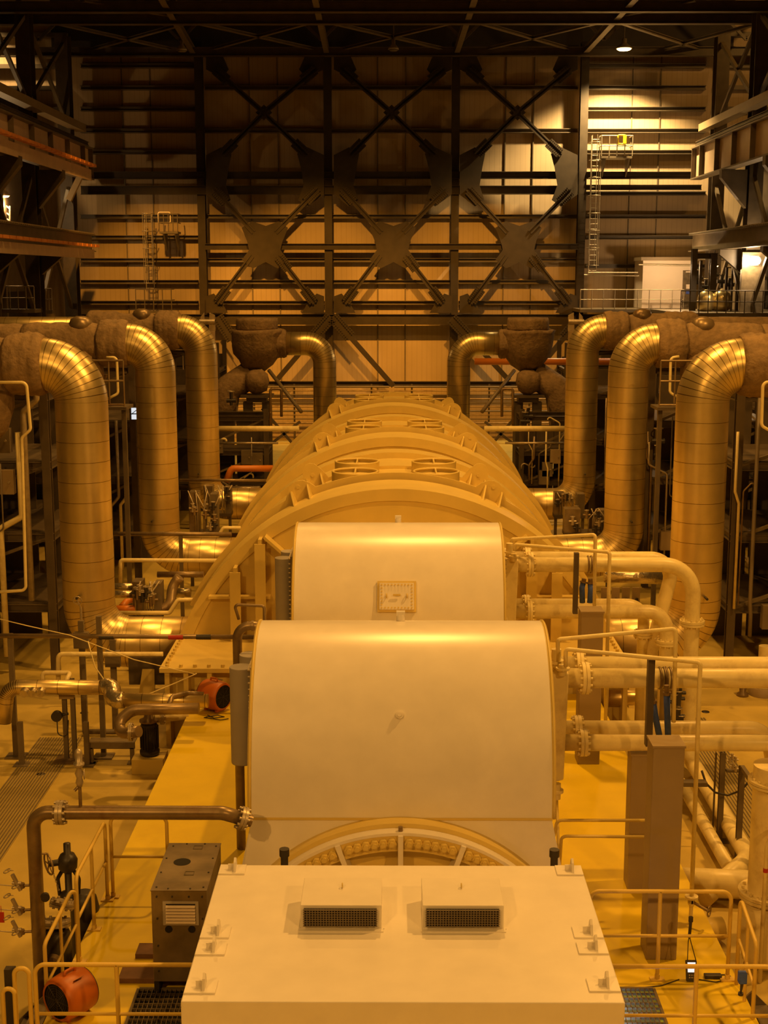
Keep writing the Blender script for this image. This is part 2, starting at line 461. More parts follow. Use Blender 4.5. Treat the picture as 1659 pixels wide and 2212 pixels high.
# ------------------------------------------------------------------ roof steel
ZT = PY(846, 112, 80.5).z
def roofbeam(p, q, w, h, nm, m='steel', name='roof_beam'):
    return tag(MB().ibeam(p, q, w, h, .04).build(name, M[m], None), nm, 'beam')
for y, nm in ((80.5, 'bottom chord beam of the roof along the top of the far wall'), (70.6, 'roof beam crossing the whole hall, second from the far wall'),
              (67.5, 'roof beam crossing the hall near the top edge of the picture')):
    roofbeam((-24, y, ZT), (24, y, ZT), .45, .5, nm)
lines = (((418, 112), (330, -40), 'leftmost light edged roof member slanting from the first wall column'),
         ((706, 112), (674, -40), 'roof member running up from the second wall column'),
         ((986, 112), (1036, -40), 'roof member running up from the third wall column'),
         ((1262, 112), (1402, -40), 'lamplit roof member running up from the column by the bright bay'))
for a, b, nm in lines:
    p = PZ(*a, ZT + .1); q = PZ(*b, ZT + .1)
    roofbeam(p, q, .3, .35, nm, 'steel2')
diag = [((100, 45), (380, 108)), ((400, 50), (200, 106)), ((420, 48), (690, 108)), ((670, 48), (450, 108)), ((720, 50), (970, 108)), ((970, 50), (730, 108)),
        ((1040, 50), (1240, 108)), ((1285, 50), (1040, 108)), ((1340, 48), (1520, 108)), ((1640, 50), (1420, 108)), ((180, 0), (420, 42)), ((1500, 0), (1300, 42))]
words = ['far left', 'far left again, rising left to right', 'left', 'left, rising to the right', 'centre', 'centre, rising to the right',
         'right of centre', 'right of centre, rising to the right', 'right, catching light beside the lit lamp', 'far right, rising to the right', 'left at the very top', 'right at the very top']
for (a, b), w in zip(diag, words):
    roofbeam(PZ(*a, ZT + .2), PZ(*b, ZT + .2), .22, .16, 'thin diagonal roof brace, %s of the roof' % w, 'steel2', 'roof_brace')
# roof trusses above
for y in (79, 72, 65):
    t = thing('roof_truss', 'dark roof truss, %s from the far wall' % {79: 'nearest', 72: 'second', 65: 'third'}[y], 'truss', (0, y, ZT + 1), 'roof trusses')
    MB().bar((-24, y, ZT + 4.2), (24, y, ZT + 4.2), .3, .3).build('top_chord', M['steel'], t)
    for k in range(-6, 6):
        MB().bar((k * 4, y, ZT + (0.4 if k % 2 else 4.2)), (k * 4 + 4, y, ZT + (4.2 if k % 2 else .4)), .16, .16).build('web_member', M['steel'], t)

def bell_lamp(px, py, y, nm, on=False, s=1.0):
    p = PY(px, py, y)
    t = thing('high_bay_lamp', nm, 'lamp', p, None)
    MB().lathe(p, [(.30 * s, 0.02), (.27 * s, .12), (.16 * s, .25), (.10 * s, .32), (.10 * s, .55), (.02, .6)], 20).build('lamp_shade', M['galv'], t)
    MB().cyl(p + V((0, 0, .55)), p + V((0, 0, 1.3 if y < 76 else 1.9)), .03, n=8).build('hanger_rod', M['steel2'], t)
    MB().lathe(p + V((0, 0, -.04 * s)), [(.02, -.03), (.2 * s, -.01), (.27 * s, .05), (.02, .06)], 20).build('lamp_lens', M['bulb'] if on else M['steel2'], t)
    return p
P0 = bell_lamp(1348, 106, 78.6, 'lit high bay lamp glowing above the bright wall bay', True, 1.5)
bell_lamp(850, 108, 76.5, 'unlit round lamp under the roof above the middle braced bay')
bell_lamp(393, 110, 76.5, 'unlit bell lamp under the roof, over the left ladder bay')
lamp('bay_light', P0 + V((0, 0, -.35)), 15000, .25, (1.0, 0.68, 0.30), spot=124, aim=P0 + V((0, .8, -10)), blend=.55)

# ------------------------------------------------------------------ crane runway sides
for sx, sd in ((-1, 'left'), (1, 'right')):
    X = 17 * sx
    t = thing('crane_girder', 'deep crane runway girder with lit web panels high on the %s side' % sd, 'girder', (X, 56, 14.15))
    MB().bb(X - .3, X + .3, 55, 77, 15.8, 15.88).bb(X - .3, X + .3, 55, 77, 14.12, 14.2).build('flange', M['steel2'], t)
    MB().bb(X - .03, X + .03, 55, 77, 14.2, 15.8).build('web_plate', M['web'], t)
    for y in (57.5, 61, 64.5, 68, 71.5, 75, 76.9):
        MB().bb(X - .28, X + .28, y - .03, y + .03, 14.2, 15.8).build('stiffener', M['steel2'], t)
    tag(MB().ibeam((X, 55, 16.1), (X, 77, 16.1), .16, .2, .03).build('crane_rail', M['steel'], None), 'crane rail on top of the %s runway girder' % sd, 'rail')
    t = thing('lower_runway_beam', 'lower runway beam with toothed rail on the %s side' % sd, 'girder', (X, 56, 10.2))
    MB().ibeam((X, 50, 10.65), (X, 77, 10.65), .5, .95, .05).build('beam', M['steel2'], t)
    mr = MB().bb(X - .25, X + .25, 50, 77, 11.15, 11.2)
    for k in range(80): mr.bb(X - .25, X - .1, 50 + k * .335, 50.17 + k * .335, 11.1, 11.16) if sx > 0 else mr.bb(X + .1, X + .25, 50 + k * .335, 50.17 + k * .335, 11.1, 11.16)
    mr.build('toothed_rail', M['galv'], t)
    tag(MB().bb(17.5 * sx, 18.1 * sx, 55, 79, 16.95, 17.35).build('walkway_edge_beam', M['greycol'], None), 'light faced walkway beam above the %s crane girder' % sd, 'beam')
    for y, w in ((77.5, 'next to the far wall'), (69.5, 'second from the far wall'), (61.5, 'third from the far wall')):
        t = thing('crane_column', 'dark crane runway column on the %s side, %s' % (sd, w), 'column', (18.3 * sx, y, ZF))
        MB().ibeam((18.3 * sx, y, ZF), (18.3 * sx, y, 22), .7, .95, .06, up=(0, 1, 0)).build('shaft', M['steel'], t)
        if y > 75: continue
        MB().prism([(17.9 * sx, y - .25, 14.1), (16.6 * sx, y - .25, 14.1), (16.6 * sx, y - .25, 13.7), (17.9 * sx, y - .25, 12.2)], (0, .5, 0)).build('bracket', M['steel'], t)
        MB().prism([(17.9 * sx, y - .2, 10.15), (16.7 * sx, y - .2, 10.15), (16.7 * sx, y - .2, 9.9), (17.9 * sx, y - .2, 8.9)], (0, .4, 0)).build('bracket', M['steel'], t)
        MB().bar((16.8 * sx, y, 14), (17.6 * sx, y, 12.8), .15, .22).build('knee_strut', M['steel2'], t)
    for (ya, yb, za, zb, w) in ((61.8, 69.2, 17.6, 21.5, 'upper panel, nearer'), (69.8, 77.2, 17.6, 21.5, 'upper panel by the wall'),
                                (61.8, 69.2, 7, 13.8, 'lower panel, nearer'), (69.8, 77.2, 7, 13.8, 'lower panel by the wall')):
        t = thing('column_bracing', 'X bracing between the %s crane columns, %s' % (sd, w), 'brace', (18.3 * sx, ya, za))
        MB().bar((18.2 * sx, ya, za), (18.2 * sx, yb, zb), .18, .2).build('diagonal', M['steel2'], t)
        MB().bar((18.3 * sx, ya, zb), (18.3 * sx, yb, za), .18, .2).build('diagonal', M['steel2'], t)
    # lower dark bracing panel against the side wall
    t = thing('side_frame', 'dark framed wall panel behind the %s crane columns' % sd, 'frame', (20.4 * sx, 58, ZF))
    MB().bb(20.3 * sx, 20.5 * sx, 58, 77, 8, 17).build('panel', M['steel'], t)
    for y in (58, 64.3, 70.6, 77):
        MB().bb(20.1 * sx, 20.5 * sx, y - .15, y + .15, ZF, 17).build('post', M['steel2'], t)
# orange cable festoons on the left girders
for (z, ya, yb, w, dp) in ((14.72, 56, 76, 'upper', .7), (10.38, 55, 76, 'lower', .6)):
    t = thing('cable_festoon', 'orange stepped cable festoon hung along the %s left runway girder' % w, 'cable', (-16.6, ya, z - .5))
    n = 20
    for k in range(n):
        y0 = ya + (yb - ya) * k / n
        MB().bb(-16.62, -16.3, y0, y0 + (yb - ya) / n * .82, z + .02, z + .16).build('trolley_bar', M['festoon'], t)
    MB().bb(-16.68, -16.64, ya, yb, z - dp, z - .1).build('backing_sheet', M['web'], t)
tag(MB().bar((-17.6, 74.5, 12.9), (-16.9, 74.5, 14.2), .3, .3).build('knee_brace', M['greycol'], None), 'short slanted strut under the left crane girder', 'strut')
# fans of light beyond: left walkway lamp and handrails
def walkway(name, lab, x0, x1, y, z, rail_h=1.1, n=6, depth=1.2, m='galv', frame=True):
    t = thing(name, lab, 'walkway', (x0, y, z))
    MB().bb(x0, x1, y, y + depth, z - .18, z).build('deck', M['steel2'], t)
    MB().cyl((x0, y, z + rail_h), (x1, y, z + rail_h), .028, n=8).build('top_rail', M[m], t)
    MB().cyl((x0, y, z + rail_h * .5), (x1, y, z + rail_h * .5), .022, n=8).build('mid_rail', M[m], t)
    for k in range(n + 1):
        x = x0 + (x1 - x0) * k / n
        MB().cyl((x, y, z), (x, y, z + rail_h), .025, n=8).build('post', M[m], t)
    return t
a = PY(-30, 668, 66); b = PY(75, 668, 66)
walkway('walkway', 'short railed walkway at the left edge above the insulated pipes', a.x, b.x, 66, a.z, n=6)
a = PY(100, 670, 70); b = PY(113, 670, 70)
walkway('walkway', 'narrow railed landing between dark columns left of the ladder bay', a.x, b.x, 70, a.z, n=2, depth=.6)
a = PY(1253, 668, 77.2); b = PY(1476, 668, 77.2)
walkway('walkway', 'long railed walkway in front of the lit white enclosure', a.x, b.x, 77.2, a.z, n=9, depth=4.2)
a = PY(1470, 676, 68); b = PY(1659, 676, 68)
walkway('walkway', 'dark railed platform at the right edge in front of the skid equipment', a.x, b.x + 2, 68, a.z, n=14, depth=8, m='steel')
t = thing('stair_flight', 'bright steel stair rails under a lamp at the left edge', 'stairs', PY(10, 470, 72))
for k, (ya, yb) in enumerate(((432, 455), (447, 470), (460, 482))):
    MB().cyl(PY(-10, ya - 6, 72), PY(21, yb - 4, 72), .05, n=8).build('handrail', M['galv'], t)
MB().cyl(PY(21, 445, 72), PY(21, 480, 72), .05, n=8).build('newel_post', M['galv'], t)
P1 = bell_lamp(10, 424, 71.5, 'small lit lamp over the stair at the left edge', True, .9)
lamp('stair_light', P1 + V((0, 0, -.4)), 450, .15, (1, .6, .25))
lamp('left_bay_light', (-24.0, 79.3, 24.8), 5000, .3, (1.0, 0.62, 0.25), spot=100, aim=(-24.2, 80.2, 12))
lamp('right_bay_light', (23.0, 72, 23.5), 900, .3, SODIUM)

# ------------------------------------------------------------------ caged ladders
def caged_ladder(lab, px, y0, y1, Y, side, platform=None):
    top = PY(px, y0, Y); bot = PY(px, y1, Y)
    t = thing('caged_ladder', lab, 'ladder', (top.x, Y, bot.z))
    for s in (-1, 1):
        MB().cyl((top.x + s * .23, Y, bot.z), (top.x + s * .23, Y, top.z), .03, n=8).build('stile', M['galv'], t)
    z = bot.z + .2
    while z < top.z: MB().cyl((top.x - .23, Y, z), (top.x + .23, Y, z), .016, n=6).build('rung', M['galv'], t); z += .3
    n = int((top.z - bot.z) / 1.0)
    for k in range(n + 1):
        z = bot.z + .5 + k * 1.0
        if z > top.z: break
        pts = [(top.x + .36 * math.cos(PI * q / 8), Y - .7 * math.sin(PI * q / 8), z) for q in range(9)]
        MB().sweep(pts, .022, n=6).build('cage_hoop', M['galv'], t)
    for a in (.25, .5, .75):
        MB().cyl((top.x + .36 * math.cos(PI * a), Y - .7 * math.sin(PI * a), bot.z + .5), (top.x + .36 * math.cos(PI * a), Y - .7 * math.sin(PI * a), top.z), .018, n=6).build('cage_bar', M['galv'], t)
    return t
caged_ladder('caged ladder on the brightly lit wall bay at right', 1287, 293, 592, 80.2, 1)
caged_ladder('upper caged ladder on the dim wall bay at left', 320, 460, 630, 80.2, 1)
def perch(lab, x0, x1, yt, yb, Y, m='galv'):
    a = PY(x0, yb, Y); b = PY(x1, yb, Y); z = a.z; h = PY(x0, yt, Y).z - z
    t = thing('ladder_landing', lab, 'platform', (a.x, Y, z))
    MB().bb(a.x, b.x, Y, Y + 1.2, z - .12, z).build('deck', M['steel2'], t)
    for zz in (z + h, z + h * .5):
        for (p, q) in (((a.x, Y, zz), (b.x, Y, zz)), ((a.x, Y, zz), (a.x, Y + 1.1, zz)), ((b.x, Y, zz), (b.x, Y + 1.1, zz))):
            MB().cyl(p, q, .028, n=8).build('rail', M[m], t)
    for k in range(5):
        x = a.x + (b.x - a.x) * k / 4
        MB().cyl((x, Y, z), (x, Y, z + h), .028, n=8).build('post', M[m], t)
    for x in (a.x + .2, b.x - .2):
        MB().prism([(x, Y, z - .12), (x, Y + 1.3, z - .12), (x, Y + 1.3, z - 1.1), (x, Y + 1.15, z - 1.1)], (.08, 0, 0)).build('bracket', M['steel2'], t)
    return t
p = perch('lamplit ladder landing with a yellow gate in the bright wall bay', 1299, 1366, 293, 337, 79.6)
g = MB()
for (x, y) in ((1335, 1352),): g.pipe([PY(x, 311, 79.5), PY(x, 292, 79.5), PY(y, 292, 79.5), PY(y, 311, 79.5), PY(x, 311, 79.5)], .05, .08, n=8)
g.bb(PY(1346, 300, 79.45).x, PY(1353, 300, 79.45).x, 79.42, 79.5, PY(0, 311, 79.45).z, PY(0, 293, 79.45).z)
g.build('yellow_gate', M['yellow'], p)['label'] = 'yellow safety gate'
perch('upper ladder landing with a pale hatch frame, left wall bay', 344, 384, 462, 500, 79.6, 'steel2')
perch('lower ladder landing just above the insulated pipes, left wall bay', 294, 371, 625, 672, 79.6, 'steel2')
q = PY(355, 470, 79.75)
tag(MB().pipe([q + V((-.35, 0, -.3)), q + V((-.35, 0, .3)), q + V((.35, 0, .3)), q + V((.35, 0, -.3)), q + V((-.35, 0, -.3))], .045, .1, n=8).build('hatch_frame', M['white'], None), 'small pale square frame on the upper left ladder landing', 'frame')
# ------------------------------------------------------------------ lit enclosure and skid at the upper right
a = PY(1386, 666, 78.6); b = PY(1476, 563, 78.6); e = PY(1505, 563, 78.6)
t = thing('equipment_enclosure', 'white walled enclosure with a dark door, brightly lit, on the upper right platform', 'enclosure', (a.x, 78.6, a.z))
MB().bb(a.x, e.x, 78.6, 81.3, a.z, b.z).build('walls', M['white'], t)
MB().bb(a.x - .15, e.x + .1, 78.4, 81.4, b.z, b.z + .2).build('roof_slab', M['greycol'], t)
d0 = PY(1473, 664, 78.5); d1 = PY(1499, 584, 78.5)
d = MB().bb(d0.x, d1.x, 78.52, 78.6, d0.z, d1.z).build('door', M['cabinet'], t)
MB().bb(d0.x + .2, d0.x + .5, 78.49, 78.52, d1.z - 1.05, d1.z - .8).build('notice_sheet', M['white'], d)
MB().bb(d0.x + .2, d0.x + .55, 78.49, 78.52, d1.z - 1.35, d1.z - 1.12).build('blue_notice', M['blue'], d)
MB().bb(d0.x + .15, d1.x - .15, 78.49, 78.52, d1.z - .12, d1.z - .05).build('pale_strip', M['white'], d)
P2 = bell_lamp(1543, 575, 73, 'small lit lamp hanging over the skid on the right platform', True, .8)
lamp('skid_light', P2 + V((-1.6, 2.2, -.1)), 420, .12, (1.0, .62, .3))
p = PY(1632, 563, 68.6)
t = thing('bulkhead_lamp', 'brilliant round lamp on the grey panel at the right edge', 'lamp', p)
MB().lathe(p, [(.05, -.2), (.2, -.16), (.27, 0), (.2, .16), (.05, .2)], 18).build('globe', M['bulbw'], t)
MB().bb(p.x - .2, p.x + .2, 68.7, 68.75, p.z - .25, p.z + .25).build('back_plate', M['galv'], t)
lamp('bulkhead_light', p + V((-.3, -.6, 0)), 420, .15, (1, .68, .36))
p0 = PY(1604, 545, 68.8); p1 = PY(1650, 640, 68.8)
tag(MB().bb(p0.x, p1.x, 68.75, 69.05, PY(0, 676, 68).z, p0.z).build('panel_board', M['cabinet'], None, ), 'tall grey panel board behind the brilliant lamp', 'panel')
zz = PY(1470, 676, 68).z
for (px, py, r, lab) in ((1525, 655, .45, 'rounded steel vessel on the right platform, left one of the pair'), (1558, 660, .5, 'rounded shiny vessel on the right platform, right one of the pair')):
    q = PY(px, py, 71)
    t = thing('skid_vessel', lab, 'vessel', (q.x, 71, zz))
    MB().lathe((q.x, 71, zz), [(r * .6, .02), (r * .95, .15), (r, .35), (r, .7), (r * .8, .95), (r * .3, 1.1), (.04, 1.14)], 24).build('shell', M['cladding'], t)
    MB().torus((q.x, 71, zz + .55), (0, 0, 1), r, .03).build('band', M['galv'], t)
for k, (px, y0, y1, w) in enumerate(((1500, 550, 670, .3), (1541, 560, 640, .35), (1596, 548, 650, .16), (1570, 590, 660, .12), (1514, 575, 640, .14), (1583, 575, 650, .1), (1642, 560, 700, .2))):
    p = PY(px, y0, 72.5)
    tag(MB().ibeam((p.x, 72.5, zz), (p.x, 72.5, p.z + .3), w, w, .03, up=(0, 1, 0)).build('skid_post', M['steel'], None), 'upright steel post on the right platform, ' + ['beside the enclosure door', 'carrying the small lamp', 'left of the panel board', 'thin, right of the shiny vessel', 'thin, right of the enclosure door', 'thin, between vessel and panel board', 'at the right picture edge'][k], 'post')
tag(MB().ibeam(PY(1497, 553, 72.5), PY(1550, 553, 72.5), .25, .3).build('skid_beam', M['steel'], None), 'dark beam joining the posts over the skid on the right platform', 'beam')
random.seed(3)
for k in range(9):
    px = 1508 + k * 17; p = PY(px, 600 + random.randint(-15, 20), 73.5)
    t = thing('instrument_valve', 'small dark valve cluster on the right platform skid, %s' % ['leftmost', 'second from left', 'third from left', 'fourth from left', 'middle one', 'fourth from right', 'third from right', 'second from right', 'rightmost'][k], 'valve', (p.x, 73.5, p.z), 'skid valves on the right platform')
    MB().cyl(p + V((0, 0, -.35)), p + V((0, 0, .35)), .09, n=10).cyl(p + V((-.25, 0, 0)), p + V((.25, 0, 0)), .11, n=10).build('body', M['black'], t)
    MB().torus(p + V((0, 0, .42)), (0, 0, 1), .16, .02, 16, 6).build('handwheel', M['galv'], t)
for k, (x0, y0, x1, y1) in enumerate(((1270, 589, 1378, 589), (1262, 594, 1380, 596), (1380, 572, 1500, 574), (1510, 560, 1600, 562), (1560, 578, 1610, 578), (1500, 610, 1590, 612))):
    tag(MB().cyl(PY(x0, y0, 78), PY(x1, y1, 78), .035, n=8).build('conduit', M['galv'], None), 'thin horizontal conduit, ' + ['upper of two left of the white enclosure', 'lower of two left of the white enclosure', 'along the enclosure wall under its roof', 'above the skid on the right platform', 'beside the brilliant lamp', 'behind the skid valves'][k], 'conduit')
# ================================================================== MACHINE
pl = thing('machine_plinth', 'raised ochre painted plinth under the generator and turbine', 'plinth', (0, 16, ZF))
GP = (2.25, 3.27, 13.2, 15.42)     # pit under the lower right grating
def around(z0, z1):
    mb = MB()
    mb.bb(-4.16, GP[0], 4, 27.5, z0, z1).bb(GP[1], 4.40, 4, 27.5, z0, z1).bb(GP[0], GP[1], 4, GP[2], z0, z1).bb(GP[0], GP[1], GP[3], 27.5, z0, z1)
    return mb
around(ZF + .002, -0.12).build('concrete_base', M['concrete'], pl)
around(-0.12, 0.0).build('painted_top', M['pad'], pl)
MB().bb(GP[0], GP[1], GP[2], GP[3], ZF + .002, ZF + .02).build('pit_floor', M['bluegrey'], pl)
mb = MB()
for i in range(5): mb.bb(GP[0], GP[1], GP[2] + .3 + i * .5, GP[2] + .42 + i * .5, ZF + .3, ZF + .38)
mb.build('pit_crossbars', M['bluegrey'], pl)
lamp('pit_daylight', (2.8, 14.4, -.3), 9, .1, (0.55, 0.72, 1.0))
# ---- turbine casings
ZC = -1.18
def arc_surface(mb, prof, phi0=-70, phi1=70, n=72):
    vs = []; k = len(prof)
    for i in range(n + 1):
        a = math.radians(phi0 + (phi1 - phi0) * i / n)
        for (y, r) in prof: vs.append(V((XC + r * math.sin(a), y, ZC + r * math.cos(a))))
    for j in range(k - 1):   # separate strips keep the profile edges crisp
        o = len(mb.v)
        for i in range(n + 1): mb.v += [vs[i * k + j], vs[i * k + j + 1]]
        for i in range(n):
            mb.smooth.add(len(mb.f)); mb.f.append([o + 2 * i, o + 2 * i + 2, o + 2 * i + 3, o + 2 * i + 1])
def wedge(mb, r, y, t, n=60, lim=70):
    pts = [V((XC + r * math.sin(math.radians(-lim + 2 * lim * i / n)), y, ZC + r * math.cos(math.radians(-lim + 2 * lim * i / n)))) for i in range(n + 1)]
    mb.prism(pts, (0, t, 0))
HW = [('front', 'nearest the generator'), ('middle', 'behind the front one'), ('rear', 'at the far end of the machine')]
for k in range(3):
    Y0 = (29.65, 39.45, 49.25)[k]; last = k == 2
    t = thing('turbine_casing', 'domed cream turbine casing with round relief covers, %s' % ['nearest the generator hoods', 'middle one of the three', 'rear one at the far end'][k], 'turbine', (XC, Y0, ZF), 'turbine casings')
    mb = MB(); L = 7.7 if last else 8.2
    arc_surface(mb, [(Y0 + .055, 5.0), (Y0, 5.01), (Y0, 5.28), (Y0 + 1.4, 5.28), (Y0 + 1.4, 4.98), (Y0 + 7.4, 4.98), (Y0 + 7.4, 5.14), (Y0 + L, 5.14), (Y0 + L, 4.7), (Y0 + (7.8 if last else 9.85), 4.7)])
    mb.build('shell', M['hood'], t)
    mb = MB(); wedge(mb, 5.0, Y0 + .06, .1); mb.build('end_wall', M['hood'], t)
    # lug plate with ears
    mb = MB()
    def plate(mb, y, r, ear, hh=.36):
        n = 110; outer = []; inner = []
        for i in range(n + 1):
            a = math.radians(-66 + 132 * i / n); e = 0
            for s in (-1, 1):
                q = (math.degrees(a) - s * ear) / 3.4
                e = max(e, hh * (1 - q * q) ** .5 if abs(q) < 1 else 0)
            e += .0
            outer.append(V((XC + (r + e) * math.sin(a), y, ZC + (r + e) * math.cos(a))))
            inner.append(V((XC + 4.95 * math.sin(a), y, ZC + 4.95 * math.cos(a))))
        o = len(mb.v)
        for a, b in zip(outer, inner): mb.v += [a, b, a + V((0, .07, 0)), b + V((0, .07, 0))]
        for i in range(n):
            p = o + 4 * i; q = p + 4
            mb.f += [[p, q, q + 1, p + 1], [p + 2, p + 3, q + 3, q + 2], [p, p + 2, q + 2, q]]
    plate(mb, Y0 + 1.55, 5.42, 24.5, .3); mb.build('lug_plate', M['hood'], t)
    mb = MB(); plate(mb, Y0 + 5.3, 5.06, 24.5, .55); mb.build('lug_plate', M['hood'], t)
    for (yy, r0) in ((Y0 + 1.45, 5.28), (Y0 + 5.2, 4.98)):
        for s in (-1, 1):
            for off in (-2.2, 2.2):
                a = math.radians(s * 24.5 + off)
                e = V((math.sin(a), 0, math.cos(a))); c = V((XC, yy, ZC))
                MB().prism([c + e * (r0 - .05) + V((0, -.55, 0)), c + e * (r0 - .05) + V((0, .12, 0)), c + e * (r0 + .28) + V((0, .12, 0)), c + e * (r0 + .25) + V((0, 0, 0)), c + e * (r0 + .02) + V((0, -.5, 0))],
                           V((math.cos(a), 0, -math.sin(a))) * .04).build('lug_rib', M['hood'], t)
            a = math.radians(s * 24.5); c = V((XC, yy, ZC)) + V((math.sin(a), 0, math.cos(a))) * (r0 + .3)
            MB().cyl(c + V((0, .08, 0)), c + V((0, .22, 0)), .05, n=12).build('lug_pin', M['hood'], t)
    for (dy) in (3.05, 4.85):
        for s in (-1, 1):
            x = XC + s * 1.0; yy = Y0 + dy
            d = MB().cyl((x, yy, 3.3), (x, yy, 4.05), .58, n=40, cap=False).torus((x, yy, 4.05), (0, 0, 1), .555, .03, 40, 8)
            o = d.build('relief_drum', M['hood'], t)
            MB().cyl((x, yy, 3.93), (x, yy, 3.96), .53, n=40).build('drum_disc', M['hood'], o)
            MB().bb(x - .02, x + .02, yy - .54, yy + .54, 3.95, 4.06).bb(x - .54, x + .54, yy - .02, yy + .02, 3.95, 4.0).build('drum_cross', M['hood'], o)
    mb = MB()
    for i in range(6): mb.bb(XC - .38 + i * .15 - .045, XC - .38 + i * .15 + .045, Y0 + 1.75, Y0 + 2.1, 3.7, 4.0)
    for i in range(-18, 19):
        if abs(i) < 6: continue
        a = math.radians(i * 3.4); c = V((XC, Y0 + 1.85, ZC)) + V((math.sin(a), 0, math.cos(a))) * 4.97
        e = V((math.sin(a), 0, math.cos(a))); mb.cyl(c, c + e * .1, .07, .05, n=8)
    mb.build('bolt_row', M['hood'], t)
    MB().bb(XC - 4.95, XC + 4.95, Y0 + .1, Y0 + (7.8 if last else 9.8), ZF, .66).build('lower_casing', M['hood'], t)
    if k == 0:
        MB().bb(XC - 5.0, XC + 5.0, 27.15, Y0 + .3, .56, .65).build('base_flange', M['hood'], t)
        for i in range(34): MB().cyl((XC - 4.85 + i * .295, 27.27, .64), (XC - 4.85 + i * .295, 27.27, .71), .04, n=8).build('flange_bolt', M['hood'], t)
        for i in range(9):
            for q in (-1, 1): MB().cyl((XC + q * 4.88, 27.5 + i * .25, .64), (XC + q * 4.88, 27.5 + i * .25, .71), .04, n=8).build('flange_bolt', M['hood'], t)
        MB().bb(XC - 4.8, XC + 4.8, 27.6, 27.7, ZF, .56).build('front_skirt', M['hood'], t)
        for x in (-4.75, -4.35, -3.85, -3.3, -2.7, 2.9, 3.5, 4.05, 4.55, 4.95):
            MB().bb(x - .05, x + .05, 27.2, 27.65, ZF, .56).build('skirt_rib', M['hood'], t)
        for s in (-1, 1):
            for x, top in ((3.62, 2.35), (3.05, 3.0)):
                MB().bb(XC + s * x - .04, XC + s * x + .04, 29.3, 29.73, .65, top).build('wall_rib', M['hood'], t)
                MB().bb(XC + s * x - .12, XC + s * x + .12, 29.28, 29.32, .65, top - .1).build('wall_rib_face', M['hood'], t)
            MB().bb(XC + s * 4.25, XC + s * 2.85, 29.45, 29.73, 1.6, 1.66).build('wall_rib', M['hood'], t)
            MB().bar((XC + s * 2.95, 29.5, 3.05), (XC + s * 2.45, 29.5, 2.6), .06, .44, up=(0, 1, 0)).build('wall_rib', M['hood'], t)

# ---- the two round topped hoods of the generator
HX0, HX1 = XC + .035 - 1.95, XC + .035 + 1.95
def hood(Yc, label, cat='generator hood'):
    t = thing('generator_hood', label, cat, (XC, Yc, 0))
    prof = []
    n = 40
    for i in range(n + 1):
        a = PI * i / n
        prof.append((Yc - 1.6 * math.cos(a), 1.86 + 2.2 * math.sin(a)))
    mb = MB(); o = 0
    for i, (y, z) in enumerate(prof): mb.v += [V((HX0, y, z)), V((HX1, y, z))]
    for i in range(n): mb.smooth.add(len(mb.f)); mb.f.append([2 * i, 2 * i + 1, 2 * i + 3, 2 * i + 2])
    mb.build('curved_cover', M['cream'], t)
    for x, s in ((HX0, -1), (HX1, 1)):
        MB().prism([(x + s * .002, y, z) for y, z in prof], (s * .05, 0, 0)).build('side_cheek', M['hood'], t)
        # thin raised rim just behind the cover edge
        MB().sweep([(x + s * .03, y, z) for y, z in prof[:-1]], .018, n=6).build('edge_rim', M['hood'], t)
    return t
hA = hood(18.0, 'large round topped cream generator hood in the foreground')
hB = hood(25.6, 'second round topped cream hood with a bolted hatch, in front of the turbine')
# lower bodies
lower = MB()
f = [(HX0, 16.4, 1.86), (HX1, 16.4, 1.86), (HX1 + .14, 16.38, 1.2), (HX1 + .3, 16.3, 0.0), (HX0 - .3, 16.3, 0.0), (HX0 - .14, 16.38, 1.2)]
lower.prism(f, (0, 3.2, 0)).build('lower_body', M['cream'], hA)
MB().bb(HX0 + .1, HX1 - .1, 19.6, 24.0, 0, 1.9).build('connecting_body', M['hood'], hA)
MB().bb(HX0, HX1, 24.0, 27.2, 0, 1.86).build('lower_body', M['cream'], hB)
MB().bb(HX0 + .3, HX1 - .3, 27.2, 29.9, 0.66, 3.1).build('neck', M['hood'], hB)
MB().bb(HX0 - .01, HX1 + .01, 16.385, 16.40, 1.845, 1.875).build('seam_strip', M['hood'], hA)
# little fittings
def onhood(px, py, Yc):
    for y in range(0, 400):
        a = PI * y / 800; yy = Yc - 1.6 * math.cos(a); z = 1.86 + 2.2 * math.sin(a)
        p = PZ(px, py, z)
        if p.y <= yy + 0.004: return V((p.x, yy, z)), V((0, -math.cos(a) / 1.6, math.sin(a) / 2.2)).normalized()
    return V((0, Yc, 4.06)), V((0, 0, 1))
c, nn = onhood(863, 1545, 18.0)
MB().cyl(c - nn * .02, c + nn * .04, .05, n=16).cyl(c + nn * .04, c + nn * .06, .03, n=12).build('stud', M['cream'], hA)
for hh, Yc in ((hA, 18.2), (hB, 25.8)):
    MB().cyl((XC + .03, Yc, 4.04), (XC + .03, Yc, 4.14), .06, n=12).bb(XC - .03, XC + .09, Yc - .04, Yc + .04, 4.12, 4.18).build('vent_plug', M['cream'], hh)
c, nn = onhood(857, 1290, 25.6)
up = V((0, nn.z, -nn.y)); rx = V((1, 0, 0))
rot = Matrix((rx, up, nn)).transposed()
h = MB().box(c + nn * .03, (.72, .58, .06), rot).build('hatch_frame', M['hood'], hB)
MB().box(c + nn * .075, (.64, .50, .05), rot).build('hatch_cover', M['cream'], h)
mb = MB()
for i in range(10):
    for s in (-1, 1):
        p = c + rx * (-.28 + i * .0622) + up * s * .215 + nn * .09; mb.cyl(p, p + nn * .025, .016, n=8)
